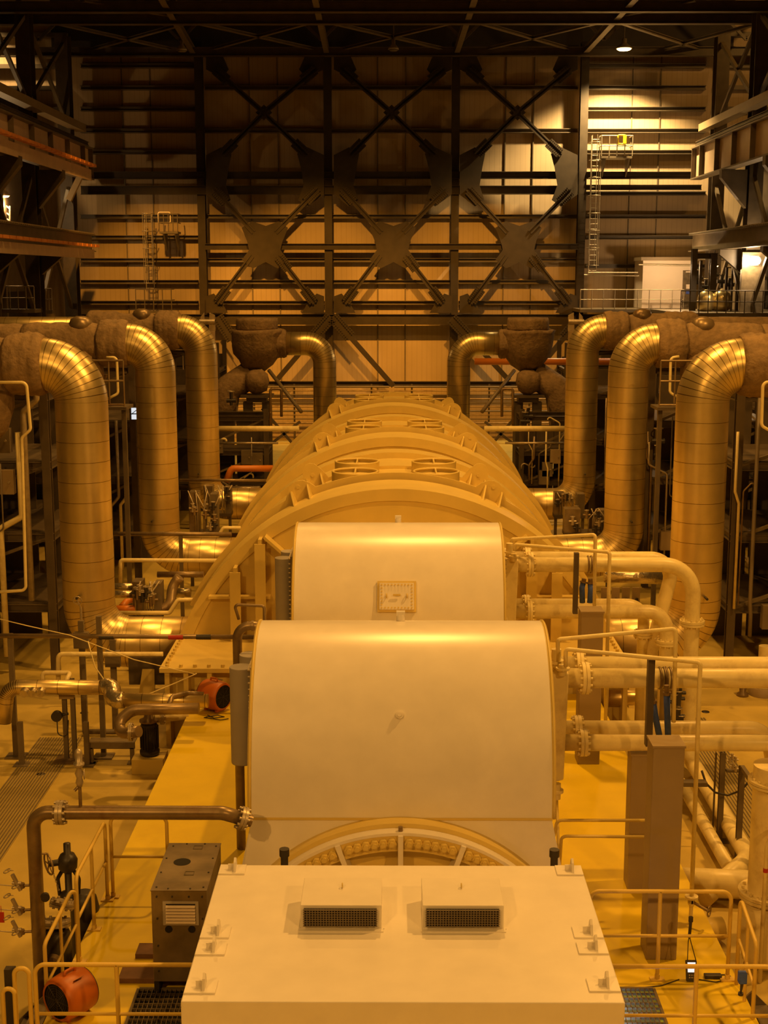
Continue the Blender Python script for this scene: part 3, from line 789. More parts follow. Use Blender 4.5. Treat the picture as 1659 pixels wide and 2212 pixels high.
for i in range(1, 7):
    for s in (-1, 1):
        p = c + rx * s * .28 + up * (-.215 + i * .0614) + nn * .09; mb.cyl(p, p + nn * .025, .016, n=8)
for s in (-1, 1): mb.torus(c + rx * s * .19 + nn * .15, (1, 0, 0), .035, .012, 14, 6)
mb.bb(c.x - .07, c.x + .07, c.y - .16, c.y - .13, c.z + .06, c.z + .085)
mb.build('hatch_bolts', M['hood'], h)
MB().box(c + nn * .102 + up * .03, (.13, .02, .006), rot).build('name_strip', M['rust'], h)

# ---- end shield ring with spokes in front of the generator
rc = V((XC + .02, 16.28, -0.61)); R = 2.44
es = thing('end_shield', 'large bolted ring with radial spokes at the generator end, half hidden by the housing', 'end shield', (XC, 16.2, 0))
mb = MB()
def ring(mb, r0, r1, y0, y1, a0=-75, a1=75, n=64):
    def P(r, a, y): return rc + V((r * math.sin(a), y, r * math.cos(a)))
    o = len(mb.v)
    for i in range(n + 1):
        a = math.radians(a0 + (a1 - a0) * i / n)
        mb.v += [P(r0, a, y0), P(r1, a, y0), P(r1, a, y1), P(r0, a, y1)]
    for i in range(n):
        p = o + 4 * i; q = p + 4
        for j in range(4): mb.f.append([p + j, q + j, q + (j + 1) % 4, p + (j + 1) % 4])
ring(mb, 2.40, 2.44, -.26, 0.12); mb.build('outer_ring', M['cream'], es)
mb = MB(); ring(mb, 2.44, 2.50, -.1, .12); mb.build('joint_ring', M['hood'], es)
mb = MB(); ring(mb, 2.19, 2.40, -.25, -.17); mb.build('bolt_ring', M['hood'], es)
mb = MB(); ring(mb, 0.8, 2.4, 0.02, 0.06); mb.build('inner_wall', M['hood'], es)
for i in range(-24, 25):
    a = math.radians(i * 2.75)
    if min(abs(math.degrees(a) - q) for q in (-57, -39, -19.5, 0, 19.5, 39, 57)) < 1.6: continue
    c = rc + V((2.315 * math.sin(a), -.25, 2.315 * math.cos(a)))
    MB().cyl(c, c + V((0, -.07, 0)), .062, n=6).cyl(c + V((0, -.06, 0)), c + V((0, -.1, 0)), .035, n=8).build('ring_bolt', M['hood'], es)
for q in (-57, -39, -19.5, 0, 19.5, 39, 57):
    a = math.radians(q); e = V((math.sin(a), 0, math.cos(a)))
    MB().bar(rc + e * .9 + V((0, -.15, 0)), rc + e * 2.41 + V((0, -.15, 0)), .065, .3, up=(0, 1, 0)).build('spoke', M['cream'], es)
MB().cyl(rc + V((0, -.2, 2.44)), rc + V((0, -.2, 2.50)), .03, n=8).build('top_stop', M['rust'], es)
for px in (607, 1208):
    p = PZ(px, 1866, 2.1); 
    tag(MB().cyl((p.x, 15.0, 0), (p.x, 15.0, 2.02), .045, n=12).cyl((p.x, 15.0, 1.98), (p.x, 15.0, 2.07), .06, n=12).build('black_plug', M['black'], None), 'small black plug poking up behind the %s rear corner of the cream housing' % ('left' if px < 800 else 'right'), 'plug')

# ---- housing in the foreground
zb = 2.05
ex = thing('exciter_housing', 'big flat topped cream housing at the bottom with two louvred vents', 'housing', (XC, 13, 0))
MB().bb(XC - 2.09, XC + 2.11, 11.62, 14.60, 0.0, zb).build('body', M['cream'], ex, bevel=.012)
for s, (x0, x1) in enumerate(((-.95, -.10), (.33, 1.18))):
    v = MB().bb(x0, x1, 13.05, 13.7, zb, zb + .27).build('vent_box', M['cream'], ex, bevel=.006)
    MB().bb(x0 + .035, x1 - .05, 13.02, 13.045, zb + .055, zb + .235).build('vent_opening', M['dark'], v)
    mb = MB()
    for i in range(27): x = x0 + .04 + i * (x1 - x0 - .095) / 26; mb.bb(x - .005, x + .005, 13.005, 13.018, zb + .05, zb + .24)
    for i in range(8): z = zb + .055 + i * .0255; mb.bb(x0 + .03, x1 - .045, 13.003, 13.016, z - .004, z + .004)
    mb.build('vent_mesh', M['steel2'], v)
    MB().bb(x0 - .02, x1 + .02, 12.98, 13.05, zb, zb + .012).bb(x1, x1 + .03, 13.05, 13.7, zb, zb + .012).build('vent_foot', M['cream'], v)
    MB().torus(((x0 + x1) / 2, 13.45, zb + .3), (1, 0, 0), .022, .007, 14, 6).build('vent_eye', M['hood'], v)
for (px, py) in ((490, 1872), (1232, 1870), (449, 2016), (437, 2052), (416, 2134), (1276, 2016), (1291, 2050), (1318, 2130)):
    p = PZ(px, py, zb)
    x = p.x; y = min(p.y, 14.45)
    x = max(XC - 1.93, min(XC + 1.95, x))
    g = MB().bb(x - .15, x + .15, y - .12, y + .12, zb, zb + .018).build('lug_base', M['cream'], ex)
    mb = MB().prism([(x - .01 + .03, y + u, zb + w) for u, w in ((-.09, .018), (-.05, .12), (0, .16), (.05, .12), (.09, .018))], (.025, 0, 0))
    mb.bb(x - .05, x + .03, y - .008, y + .008, zb + .018, zb + .08)
    mb.build('lifting_eye', M['cream'], g)

# ---- coolers on both sides of each hood
def header_cyl(x, y, z0, z1, r, m, name, parent):
    MB().lathe((x, y, 0), [(r * .97, z0), (r, z0 + .02), (r, z1 - .01), (r * .985, z1)], 28).build(name, M[m], parent)
for (Yc, w) in ((18.0, 'foreground'), (25.6, 'second')):
    t = thing('left_cooler', 'tall grey beige cooler headers on the left side of the %s hood' % w, 'cooler', (-2.2, Yc + .6, 1.7))
    header_cyl(-2.17, Yc + .6, 1.8, 3.25, .17, 'taupe', 'header', t)
    header_cyl(-2.10, Yc + 1.25, 1.8, 3.25, .17, 'taupe', 'header', t)
    f = MB().bb(-2.0, -1.9, Yc + .2, Yc + 1.45, 1.65, 3.35).build('bolted_flange', M['steel2'] if w == 'second' else M['taupe'], t)
    mb = MB()
    for i in range(18): mb.cyl((-2.04, Yc + .28, 1.72 + i * .092), (-1.98, Yc + .28, 1.72 + i * .092), .02, n=8).cyl((-2.04, Yc + .25 + i * .066, 3.3), (-1.98, Yc + .25 + i * .066, 3.3), .02, n=8)
    mb.build('flange_bolts', M['galv'], f)
    MB().cyl((-2.02, Yc + .3, 2.0), (-1.9, Yc + .3, 2.0), .07, n=16).build('drain_boss', M['taupe'], f)
    t = thing('right_cooler', 'cream bolted water box with pipe stubs on the right side of the %s hood' % w, 'cooler', (2.4, Yc + .5, 1.6))
    f = MB().bb(2.1, 2.2, Yc + .05, Yc + 1.3, 1.62, 3.4).build('bolted_flange', M['pipepaint'], t)
    mb = MB()
    for i in range(20): mb.cyl((2.18, Yc + .02, 1.7 + i * .085), (2.18, Yc + .07, 1.7 + i * .085), .018, n=8).bb(2.19, 2.26, Yc + .08, Yc + .1, 1.68 + i * .085, 1.70 + i * .085)
    mb.build('flange_bolts', M['galv'], f)
    MB().prism([(2.2, Yc + .1, 1.66), (2.46, Yc + .12, 1.72), (2.5, Yc + .12, 3.3), (2.2, Yc + .1, 3.36)], (0, 1.1, 0)).build('water_box', M['pipepaint'], t, bevel=.02)
    MB().bb(2.07, 2.12, Yc + .0, Yc + 1.35, 1.6, 3.5).build('backing_plate', M['steel2'], t)
    MB().cyl((2.33, Yc + .25, 3.3), (2.33, Yc + .25, 3.62), .07, n=16).cyl((2.33, Yc + .25, 3.42), (2.33, Yc + .25, 3.46), .11, n=16).cyl((2.4, Yc + .05, 3.3), (2.4, Yc + .05, 3.45), .06, n=14).cyl((2.4, Yc + .05, 3.38), (2.4, Yc + .05, 3.41), .1, n=16).build('top_nozzles', M['pipepaint'], t)
    MB().cyl((2.36, Yc + .1, 1.45), (2.36, Yc + .1, 1.68), .06, n=14).cyl((2.36, Yc + .1, 1.55), (2.36, Yc + .1, 1.59), .1, n=16).build('drain_nozzle', M['pipepaint'], t)
    MB().cyl((2.16, Yc + .0, 2.1), (2.26, Yc + .04, 2.1), .09, n=16).build('drain_boss', M['pipepaint'], f)
# drain pipes of the foreground right cooler, running along the plinth
tag(MB().pipe([(2.2, 18.0, 1.6), (2.2, 17.6, .55), PY(1203, 1772, 17.4), PY(1405, 1772, 17.4)], .022, .08, n=8).build('drain_pipe', M['hood'], None), 'upper of two thin drain pipes running right from the foreground cooler', 'pipe')
tag(MB().pipe([(2.36, 18.1, 1.5), (2.36, 17.6, .6), PY(1213, 1806, 17.2), PY(1405, 1808, 17.2)], .022, .08, n=8).build('drain_pipe', M['hood'], None), 'lower of two thin drain pipes running right from the foreground cooler', 'pipe')

# ---- cream cooling water pipes on the right
def run(label, pts, r, m='pipepaint', R=None, flanges=(), cat='pipe', name='cooling_pipe', n=20, seam=None, extra=None, br=.02):
    t = thing(name, label, cat, V(pts[0]))
    MB().pipe(pts, r, R, n=n, seam=seam).build('pipe_body', M[m], t)
    for (c, d) in flanges: MB().flange(c, d, r * 1.65, .05, 12, br).build('flange', M[m], t)
    return t
X1, Z1, Z2 = (1, 0, 0), 3.18, 2.22
for dy, w in ((.3, 'front'), (.9, 'rear')):
    run('thick upper cream pipe from the foreground cooler to the right edge, %s one' % w, [(2.45, 18.0 + dy, Z1), (9, 18.0 + dy, Z1)], .14, flanges=[((2.75, 18.0 + dy, Z1), X1)])
    run('cream pipe from the bottom of the foreground cooler to the right, %s of the pair' % w, [(2.45, 18.0 + dy, Z2), (5.55 if w == 'rear' else 5.75, 18.0 + dy, Z2), (6.3, 18.0 + dy - .2 * (w == 'front'), -.9)] , .12, flanges=[((2.75, 18.0 + dy, Z2), X1)], R=.35)
run('thick cream pipe from the second hood turning down past the silver riser', [(2.45, 25.9, Z1), (6.0, 25.9, Z1), (6.0, 25.9, -.72), (5.95, 20.9, -.72), (4.95, 19.8, -.9)], .15, R=.62, flanges=[((2.75, 25.9, Z1), X1), ((6.0, 25.9, 2.0), (0, 0, 1))])
run('cream pipe behind the turning one, slanting down and back', [(2.45, 26.5, Z1), (5.75, 26.5, Z1), (5.25, 26.5, .9), (5.25, 26.5, -.9)], .14, R=.4, flanges=[((2.75, 26.5, Z1), X1)])
run('cream pipe from the bottom of the second hood, bending down at a flange', [(2.45, 25.9, Z2), (5.5, 25.9, Z2), (5.5, 25.9, -1.0)], .14, R=.4, flanges=[((2.75, 25.9, Z2), X1), ((5.5, 25.9, 1.6), (0, 0, 1))])
run('cream pipe behind it with a smaller elbow and flange', [(2.45, 26.5, Z2), (5.15, 26.5, Z2), (5.15, 26.5, -1.0)], .12, R=.35, flanges=[((2.75, 26.5, Z2), X1), ((5.15, 26.5, 1.6), (0, 0, 1))])
run('thinner cream pipe lying under the slanting floor pipe at right', [PZ(1470, 1690, -.8), PZ(1575, 1875, -.8)], .11)
run('fat cream header pipe along the floor right of the big grey column', [PZ(1470, 1905, -.75), PZ(1640, 1912, -.75), PZ(1690, 1990, -.8)], .23, R=.3)
run('second fat cream pipe under the header, behind the handrail', [PZ(1500, 2010, -.82), PZ(1560, 2005, -.82)], .17, 'hood')
# thin vent pipes of the coolers
def thin(label, pix, r=.03, m='pipepaint', R=.05, name='vent_pipe'):
    return tag(MB().pipe([PY(a, b, y) for a, b, y in pix], r, R, n=10).build(name, M[m], None), label, 'pipe')
thin('thin cream vent pipe over the second hood cooler, rear of two, ending in a drop', [(1105, 1205, 26.0), (1105, 1165, 26.0), (1286, 1155, 25.0), (1282, 1440, 25.0)], .035)
thin('thin cream vent pipe sloping over the second hood pipes, front of two', [(1112, 1190, 25.6), (1112, 1176, 25.6), (1317, 1193, 24.4), (1312, 1420, 24.4), (1308, 1560, 24.4)], .035)
thin('thin cream vent pipe rising to the right over the foreground cooler', [(1205, 1430, 18.2), (1205, 1381, 18.2), (1460, 1358, 17.9), (1455, 1560, 17.9)], .03)
thin('thin cream vent pipe sloping down over the thick pipes and dropping to the floor valve', [(1222, 1440, 18.0), (1222, 1402, 18.0), (1513, 1431, 17.2), (1494, 1935, 17.2)], .03)
# grey support columns, hanger plates, straps, blue hoses
for (y, zt, w, lab) in ((16.4, 2.92, .40, 'tall grey box column standing on the plinth by the right handrail'), (18.4, 2.06, .34, 'grey box column just behind the tallest one at right'),
                        (23.5, 2.87, .40, 'grey box column under the cream pipes of the second hood')):
    x = 3.53 if y < 17 else 3.61
    t = thing('pipe_column', lab, 'column', (x, y, 0))
    MB().bb(x - w / 2, x + w / 2, y - w / 2, y + w / 2, 0, zt).build('shaft', M['greycol'], t, bevel=.012)
    MB().bb(x - w / 2 - .012, x + w / 2 + .012, y - w / 2 - .012, y + w / 2 + .012, zt - .02, zt + .012).build('cap_plate', M['greycol'], t)
for (pa, pb, y, lab) in (((1408, 1425), (1404, 1612), 17.6, 'foreground'), ((1246, 1195), (1244, 1326), 24.9, 'second hood')):
    a = PY(*pa, y); b = PY(*pb, y)
    tag(MB().bb(a.x - .045, a.x + .045, y - .02, y + .1, b.z, a.z).build('hanger_plate', M['steel'], None), 'dark vertical pipe hanger plate in front of the %s pipes' % lab, 'hanger')
for k, (px, py, y, r) in enumerate(((1425, 1463, 18.3, .15), (1438, 1463, 18.3, .15), (1270, 1222, 25.9, .165), (1277, 1228, 25.9, .165))):
    p = PY(px, py, y)
    tag(MB().torus((p.x, y, Z1), X1, r, .018, 24, 6).torus((p.x + .06, y, Z1), X1, r, .018, 24, 6).build('pipe_clamp', M['rust'], None), 'brown double ring clamp round the thick cream pipe, %s' % ['left one by the foreground hanger', 'right one by the foreground hanger', 'left one by the second hood hanger', 'right one by the second hood hanger'][k], 'clamp')
for k, (pts, lab) in enumerate(((((1408, 1500), (1415, 1545), (1424, 1588)), 'blue hose hanging left of the foreground clamps'), (((1440, 1480), (1441, 1530), (1443, 1588)), 'blue hose hanging right of the foreground clamps'),
                                (((1262, 1250), (1257, 1270), (1258, 1302)), 'blue hose by the second hood hanger, left one'), (((1275, 1250), (1276, 1275), (1274, 1302)), 'blue hose by the second hood hanger, right one'))):
    y = 17.95 if k < 2 else 25.4; r = .045 if k < 2 else .055
    t = thing('blue_hose', lab, 'hose', PY(*pts[-1], y))
    q = [PY(*p, y) for p in pts]
    MB().sweep([q[0].lerp(q[1], .35)] + q[1:], r, n=10).build('hose_body', M['blue'], t)
    MB().cyl(q[0], q[0].lerp(q[1], .4), r * .8, n=10).cyl(q[0].lerp(q[1], .3), q[0].lerp(q[1], .42), r * 1.3, n=10).build('coupling', M['rust'], t)

# ================================================================== BIG INSULATED STEAM PIPES
def lump(x0, x1, y, z, r, parent, seedy=0, end=1):
    n = 12; prof = []
    L = abs(x1 - x0)
    for i in range(n + 1):
        u = i / n; rr = r * (1 - .10 * (abs(2 * u - 1) ** 6)) * (1 + .02 * math.sin(i * 2.1 + seedy))
        prof.append((rr, -L / 2 + L * u))
    MB().lathe(((x0 + x1) / 2, y, z), prof, 36, 'X', jit=.045).build('insulation_blanket', M['blanket'], parent)
ordn = ['nearest', 'middle', 'farthest']
for k, Yp in enumerate((30.5, 40.2, 50.0)):
    for s, sd in ((-1, 'left'), (1, 'right')):
        t = thing('steam_pipe', 'huge silver clad steam pipe bending down on the %s side, %s of three' % (sd, ordn[k]), 'pipe', (7.1 * s, Yp, -.3), 'insulated steam pipes')
        X = 7.1 * s; zt = 6.83; zbm = .3
        MB().pipe([(X + s * .85, Yp, zt), (X, Yp, zt), (X, Yp, zbm), (4.6 * s + .1, Yp, zbm)], .6, .96, n=40, seam=.46).build('clad_pipe', M['cladding'], t)
        MB().pipe([(21.2 * s, Yp, zt), (X + s * .8, Yp, zt)], .5, n=32, seam=.46).build('header_pipe', M['cladding'] if s < 0 else M['blanket'], t)
        lump(X + s * .78, X + s * 1.62, Yp, zt, .72, t, k)
        lump(X + s * 1.6, X + s * (3.9 if k else 2.6), Yp, zt, .62, t, k + 2)
        if k == 2: lump(X + s * 3.0, X + s * 4.2, Yp, zt + .05, .66, t, 5)
        if k == 1: lump(X + s * 3.8, X + s * 6.2, Yp, zt, .58, t, 5)
        MB().lathe((X + s * 2.15, Yp - .1, zt + .55), [(.34, -.2), (.36, 0), (.3, .16), (.12, .25)], 20, jit=.03).build('valve_cap', M['rust'], t)
        # lower body of the valve under the run
        MB().lathe((X + s * 2.15, Yp, zt - 1.5), [(.25, -.2), (.45, 0), (.6, .5), (.6, 1.3)], 24, jit=.05).build('valve_blanket', M['blanket'], t)
        MB().cyl((X + s * .1, Yp - .62, 1.55), (X + s * .1, Yp - .82, 1.55), .03, n=8).build('test_stub', M['black'], t)
# handwheel and wire on the nearest left riser
p = PY(167, 1297, 29.7)
t = thing('wall_handwheel', 'small spoked handwheel in front of the nearest left steam pipe', 'handwheel', p)
MB().torus(p, (0, 1, .3), .1, .012, 24, 6).build('rim', M['galv'], t)
for a in range(5): MB().cyl(p, p + V((.1 * math.cos(a * 1.257), 0, .1 * math.sin(a * 1.257))), .008, n=6).build('spoke', M['galv'], t)
MB().cyl(p, p + V((.05, .1, -.2)), .02, n=8).cyl(p + V((.05, .1, -.2)), p + V((.05, .1, -1.4)), .03, n=8).build('stem', M['galv'], t)

# ---- valve chests at the far end
for s, sd in ((-1, 'left'), (1, 'right')):
    X, Y = 6.0 * s, 60.0
    if s > 0: X = 6.07
    t = thing('valve_chest', 'lumpy insulated valve chest on a steel stand, %s of the turbine' % sd, 'valve', (X, Y, ZF))
    MB().lathe((X, Y, 0), [(.3, 4.6), (.75, 4.95), (1.05, 5.4), (1.14, 5.8), (1.17, 6.3), (1.2, 6.42), (1.05, 6.47)], 44, jit=.10).build('bowl_blanket', M['blanket'], t)
    MB().lathe((X, Y, 0), [(.92, 6.45), (.94, 6.55), (.93, 6.85), (.9, 6.98), (.3, 7.0)], 40, jit=.04).build('cap_blanket', M['blanket'], t)
    MB().lathe((X, Y - .5, 4.2), [(.2, -.55), (.45, -.38), (.58, 0), (.5, .35), (.25, .52)], 28, jit=.08).build('ball_blanket', M['blanket'], t)
    MB().pipe([(X - s * 1.1, Y, 5.85), (3.0 * s, Y, 5.85), (3.0 * s, Y, -1)], .52, .85, n=32, seam=.42).build('outlet_pipe', M['cladding'], t)
    lump(X - s * 1.3, X - s * .8, Y, 5.85, .66, t, 1)
    MB().pipe([(X + s * .3, Y, 4.5), (X + s * 1.4, Y - .2, 3.8), (X + s * 1.9, Y - .2, .5)], .62, .5, n=20).build('inlet_blanket', M['blanket'], t)
    for dx in (-.42, .42):
        MB().ibeam((X + dx, Y - .4, ZF), (X + dx, Y - .4, 3.3), .4, .4, .04, up=(0, 1, 0)).build('stand_leg', M['steel2'], t)
    MB().bb(X - .7, X + .7, Y - .9, Y + .2, 3.5, 3.62).bb(X - .45, X + .45, Y - .8, Y, 3.3, 3.5).build('stand_head', M['steel'], t)
    MB().bar((X - s * .2, Y - .4, 3.0), (X - s * 1.9, Y - .4, 1.0), .12, .12).bar((X - s * .2, Y - .4, 1.1), (X - s * 1.9, Y - .4, 2.4), .12, .12).build('stand_brace', M['steel2'], t)
    q = PY(846 + s * 398, 715, 52)
    t = thing('hanger_clevis', 'pale shackle hanger on a short post beside the far %s steam pipe' % sd, 'hanger', q)
    MB().cyl(q + V((0, 0, -.9)), q, .3, n=20).build('spring_can', M['greycol'], t)
    MB().prism([q + V((s * -.3, 0, 0)), q + V((s * -.05, 0, 0)), q + V((s * -.1, 0, .7)), q + V((s * -.3, 0, .6))], (0, .1, 0)).prism([q + V((s * .1, 0, 0)), q + V((s * .3, 0, 0)), q + V((s * .25, 0, .55)), q + V((s * .12, 0, .7))], (0, .1, 0)).cyl(q + V((-.3, .0, .35)), q + V((.3, 0, .35)), .1, n=12).build('clevis', M['galv'], t)
# ================================================================== PIPE RACKS AND SKIDS AROUND THE MACHINE
def rack(lab, x0, x1, y0, y1, z1, levels, seed, tubes=8, m='steel', boxes=3, name='pipe_rack'):
    rnd = random.Random(seed)
    t = thing(name, lab, 'rack', ((x0 + x1) / 2, y0, ZF))
    nx = max(2, int(abs(x1 - x0) / 2.2) + 1)
    for i in range(nx):
        x = x0 + (x1 - x0) * i / (nx - 1)
        for y in (y0, y1):
            MB().ibeam((x, y, ZF), (x, y, z1), .2, .22, .03, up=(0, 1, 0)).build('post', M[m], t)
    for z in levels:
        MB().ibeam((x0, y0, z), (x1, y0, z), .16, .2, .02).build('cross_beam', M[m], t)
        MB().ibeam((x0, y1, z), (x1, y1, z), .16, .2, .02).build('cross_beam', M[m], t)
        for x in (x0, x1): MB().ibeam((x, y0, z), (x, y1, z), .16, .2, .02).build('side_beam', M[m], t)
    for i, z in enumerate(levels[:-1]):
        MB().bar((x0, y0, z), (x1, y0, levels[i + 1]), .08, .08).build('diagonal_brace', M['steel2'], t)
    for z in levels[:-1]:
        MB().bb(min(x0, x1), max(x0, x1), y0, y1, z + .1, z + .13).build('grating_floor', M['steel'], t)  # a solid dark sheet per level, added to hide the bright floor
    nb = 4
    for i in range(nb):
        xa = x0 + (x1 - x0) * (i + rnd.uniform(.02, .2)) / nb; xb = x0 + (x1 - x0) * (i + 1) / nb
        MB().bb(min(xa, xb), max(xa, xb), y1 + .1, y1 + .14, ZF, z1 - rnd.uniform(.2, 1.2)).build('shade_backing', M['steel'], t)  # added dark sheets standing in for the darkness behind the rack
    for i in range(tubes):
        x = x0 + (x1 - x0) * rnd.random(); y = y0 - .1 - rnd.random() * .3; r = rnd.choice((.02, .03, .035, .05, .08))
        za = ZF + rnd.random() * 2; zb = z1 - rnd.random() * 3; dx = rnd.uniform(-.6, .6)
        zm = za + (zb - za) * rnd.random()
        MB().pipe([(x, y, za), (x, y, zm), (x + dx, y, zm + .3), (x + dx, y, zb)], r, .12, n=8).build('riser_tube', M[rnd.choice(('rust', 'galv', 'steel2', 'pipepaint'))], t)
    for i in range(boxes):
        x = x0 + (x1 - x0) * rnd.random(); z = ZF + 1 + rnd.random() * (z1 - ZF - 2)
        b = MB().bb(x - .22, x + .22, y0 - .35, y0 - .12, z, z + .6).build('junction_box', M[rnd.choice(('cabinet', 'steel2', 'greycol'))], t)
        MB().cyl((x + .12, y0 - .35, z + .3), (x + .12, y0 - .39, z + .3), .03, n=8).build('box_latch', M['galv'], b)
    for i in range(2):
        x = x0 + (x1 - x0) * rnd.random(); z = ZF + 1.2 + rnd.random() * 4
        mb = MB().cyl((x, y0 - .3, z - .3), (x, y0 - .3, z + .25), .07, n=10).cyl((x - .2, y0 - .3, z - .1), (x + .2, y0 - .3, z - .1), .09, n=10)
        v = mb.build('rack_valve', M['black'], t)
        MB().torus((x, y0 - .3, z + .3), (0, 0, 1), .14, .018, 18, 6).build('handwheel', M['galv'], v)
    return t
LV = [0.6, 2.4, 4.2, 5.9]
rack('dark cluttered pipe rack at the left edge beside the nearest steam pipe', -13.5, -8.5, 32.6, 36, 6.6, LV, 1, 13, boxes=4)
rack('dark pipe rack between the nearest and middle left steam pipes', -11.8, -8.15, 42.0, 46, 6.6, LV, 2, 11)
rack('dark pipe rack between the middle and farthest left steam pipes', -12.4, -7.9, 52.0, 56, 6.0, LV, 3, 9)
rack('dark pipe rack at the right edge beside the nearest right steam pipe', 8.5, 13.5, 32.6, 36, 6.6, LV, 4, 14, boxes=5)
rack('dark pipe rack between the nearest and middle right steam pipes', 8.15, 12.0, 42.0, 46, 6.6, LV, 5, 12)
rack('dark pipe rack between the middle and farthest right steam pipes', 7.9, 12.6, 52.0, 56, 6.0, LV, 6, 9)
rack('low dark frame of pipes behind the farthest left steam pipe', -8.6, -5.4, 57.2, 59.0, 3.2, [0, 1.3, 2.8], 7, 9, boxes=4)
rack('low dark frame of pipes behind the farthest right steam pipe', 5.6, 8.8, 57.2, 59.0, 3.2, [0, 1.3, 2.8], 8, 9, boxes=4)
rack('tall dark scaffold far behind the left racks', -19.5, -12.5, 45.5, 48.5, 5.9, LV, 9, 10)
rack('tall dark scaffold far behind the right racks', 12.5, 19.5, 45.5, 48.5, 5.9, LV, 10, 10)
rack('long dark scaffold near the far wall on the left', -14.5, -8.6, 66, 69, 5.6, LV[:3], 11, 9)
rack('long dark scaffold near the far wall on the right', 8.6, 14.5, 66, 69, 5.6, LV[:3], 12, 9)
# railings like lines under the far beam
for s, sd in ((-1, 'left'), (1, 'right')):
    t = thing('pipe_bank', 'bank of thin horizontal pipes low on the far wall, %s half' % sd, 'pipes', (4 * s, 79.4, 0))
    for k in range(11):
        z = 2.35 - k * .24
        MB().cyl((s * .15, 79.4, z), (9.5 * s, 79.4, z), .035 if k % 3 else .06, n=8).build('bank_pipe', M['rust' if k % 2 else 'steel2'], t)
    for x in (1.2, 3.5, 5.8, 8.2): MB().bb(s * x - .05, s * x + .05, 79.44, 79.6, ZF, 2.5).build('bank_post', M['steel'], t)

def flat_run(lab, pts, r, m='galv', R=None, seam=None, n=14, name='pipe', supports=None, cat='pipe', fl=()):
    t = thing(name, lab, cat, V(pts[0]))
    MB().pipe(pts, r, R, n=n, seam=seam).build('pipe_body', M[m], t)
    for c, d in fl: MB().flange(c, d, r * 1.6, .03, 8, .012).build('flange', M['galv'], t)
    if supports:
        for (x, y, z, zb) in supports:
            MB().bb(x - .05, x + .05, y - .05, y + .05, zb, z - r * .9).bb(x - .15, x + .15, y - .15, y + .15, zb, zb + .02).build('support_post', M['steel2'], t)
    return t
# pale cross pipes beyond the turbine
for s, sd in ((-1, 'left'), (1, 'right')):
    a = PY(846 + s * 200, 926, 52.5); b = PY(846 + s * 376, 926, 52.5)
    flat_run('pale horizontal pipe between the turbine and the farthest %s steam pipe' % sd, [a, b], .11, 'pipepaint')
    flat_run('thin horizontal pipe just below the pale one, %s of the turbine' % sd, [PY(846 + s * 245, 957, 53), PY(846 + s * 372, 957, 53)], .045, 'galv')
    flat_run('thin upright and bent conduit beside the %s valve stand' % sd, [PY(846 + s * 238, 900, 56), PY(846 + s * 238, 840, 56), PY(846 + s * 262, 840, 56), PY(846 + s * 262, 925, 56)], .06, 'rust', .1)
    flat_run('slanting steel strut rising behind the %s end of the turbine' % sd, [PY(846 + s * 195, 890, 55), PY(846 + s * 265, 800, 57)], .08, 'steel2')
flat_run('orange pipe behind the right valve chest elbow', [PY(1025, 781, 64), PY(1330, 781, 64)], .16, 'orangepipe')
flat_run('orange pipe low beside the farthest left steam pipe', [PY(488, 1040, 52), PY(500, 1012, 52), PY(590, 1012, 52)], .13, 'orangepipe', .2)
flat_run('silver horizontal pipe under the orange one, left of the turbine', [PY(486, 1062, 50.8), PY(562, 1062, 50.8)], .22, 'foil', seam=.4)
flat_run('dark handrail like pipe crossing before the farthest left steam pipe', [PY(388, 1037, 46.5), PY(575, 1038, 46.5)], .05, 'rust')
flat_run('rusty horizontal pipe crossing before the middle left steam pipe', [PY(240, 1153, 37.0), PY(500, 1154, 37.0)], .06, 'rust', supports=[(PY(390, 1153, 37).x, 37, PY(390, 1153, 37).z, ZF)])
flat_run('thin pale pipe just under the rusty crossing pipe', [PY(392, 1159, 37.3), PY(470, 1159, 37.3), PY(482, 1140, 37.3), PY(520, 1140, 37.3)], .045, 'pipepaint', .08)
flat_run('pale pipe bending down between the left steam pipes', [PY(260, 1258, 34.8), PY(260, 1210, 34.8), PY(480, 1211, 34.8)], .055, 'pipepaint', .08)
flat_run('pale bent pipe just above the nearest left horizontal run', [PY(250, 1324, 32.5), PY(366, 1324, 32.5), PY(384, 1296, 32.5), PY(420, 1296, 32.5)], .055, 'pipepaint', .1)
flat_run('upper silver pipe between the left steam pipes', [PY(232, 1268, 33.5), PY(300, 1268, 33.5)], .1, 'foil', seam=.35)
flat_run('lower silver pipe between the left steam pipes', [PY(232, 1284, 33.3), PY(300, 1284, 33.3)], .1, 'foil', seam=.35)
flat_run('short orange pipe with an elbow left of the valve skid', [PY(248, 1316, 33), PY(294, 1316, 33)], .1, 'orangepipe')
flat_run('short orange branch pipe above the orange pipe', [PY(262, 1312, 34.2), PY(276, 1296, 34.6), PY(292, 1294, 34.6)], .09, 'orangepipe', .2)
flat_run('grey S bent pipe leaving the left valve skid', [PY(346, 1316, 33.2), PY(368, 1314, 33.2), PY(372, 1266, 33.6), PY(388, 1246, 33.6)], .13, 'rust', .4)
flat_run('dark crossing pipe above the S bent pipe', [PY(340, 1241, 34), PY(440, 1241, 34)], .08, 'rust')
flat_run('short silver pipe stub right of the S bent pipe', [PY(380, 1280, 34.4), PY(412, 1280, 34.4)], .12, 'foil')
flat_run('silver pipe under the cream pipes on the right', [PY(1305, 1245, 34), PY(1460, 1250, 34)], .16, 'foil', seam=.4)
flat_run('silver floor pipe seen between the grey columns on the right', [PY(1300, 1507, 27.5), PY(1420, 1507, 27.5)], .17, 'cladding', seam=.4)
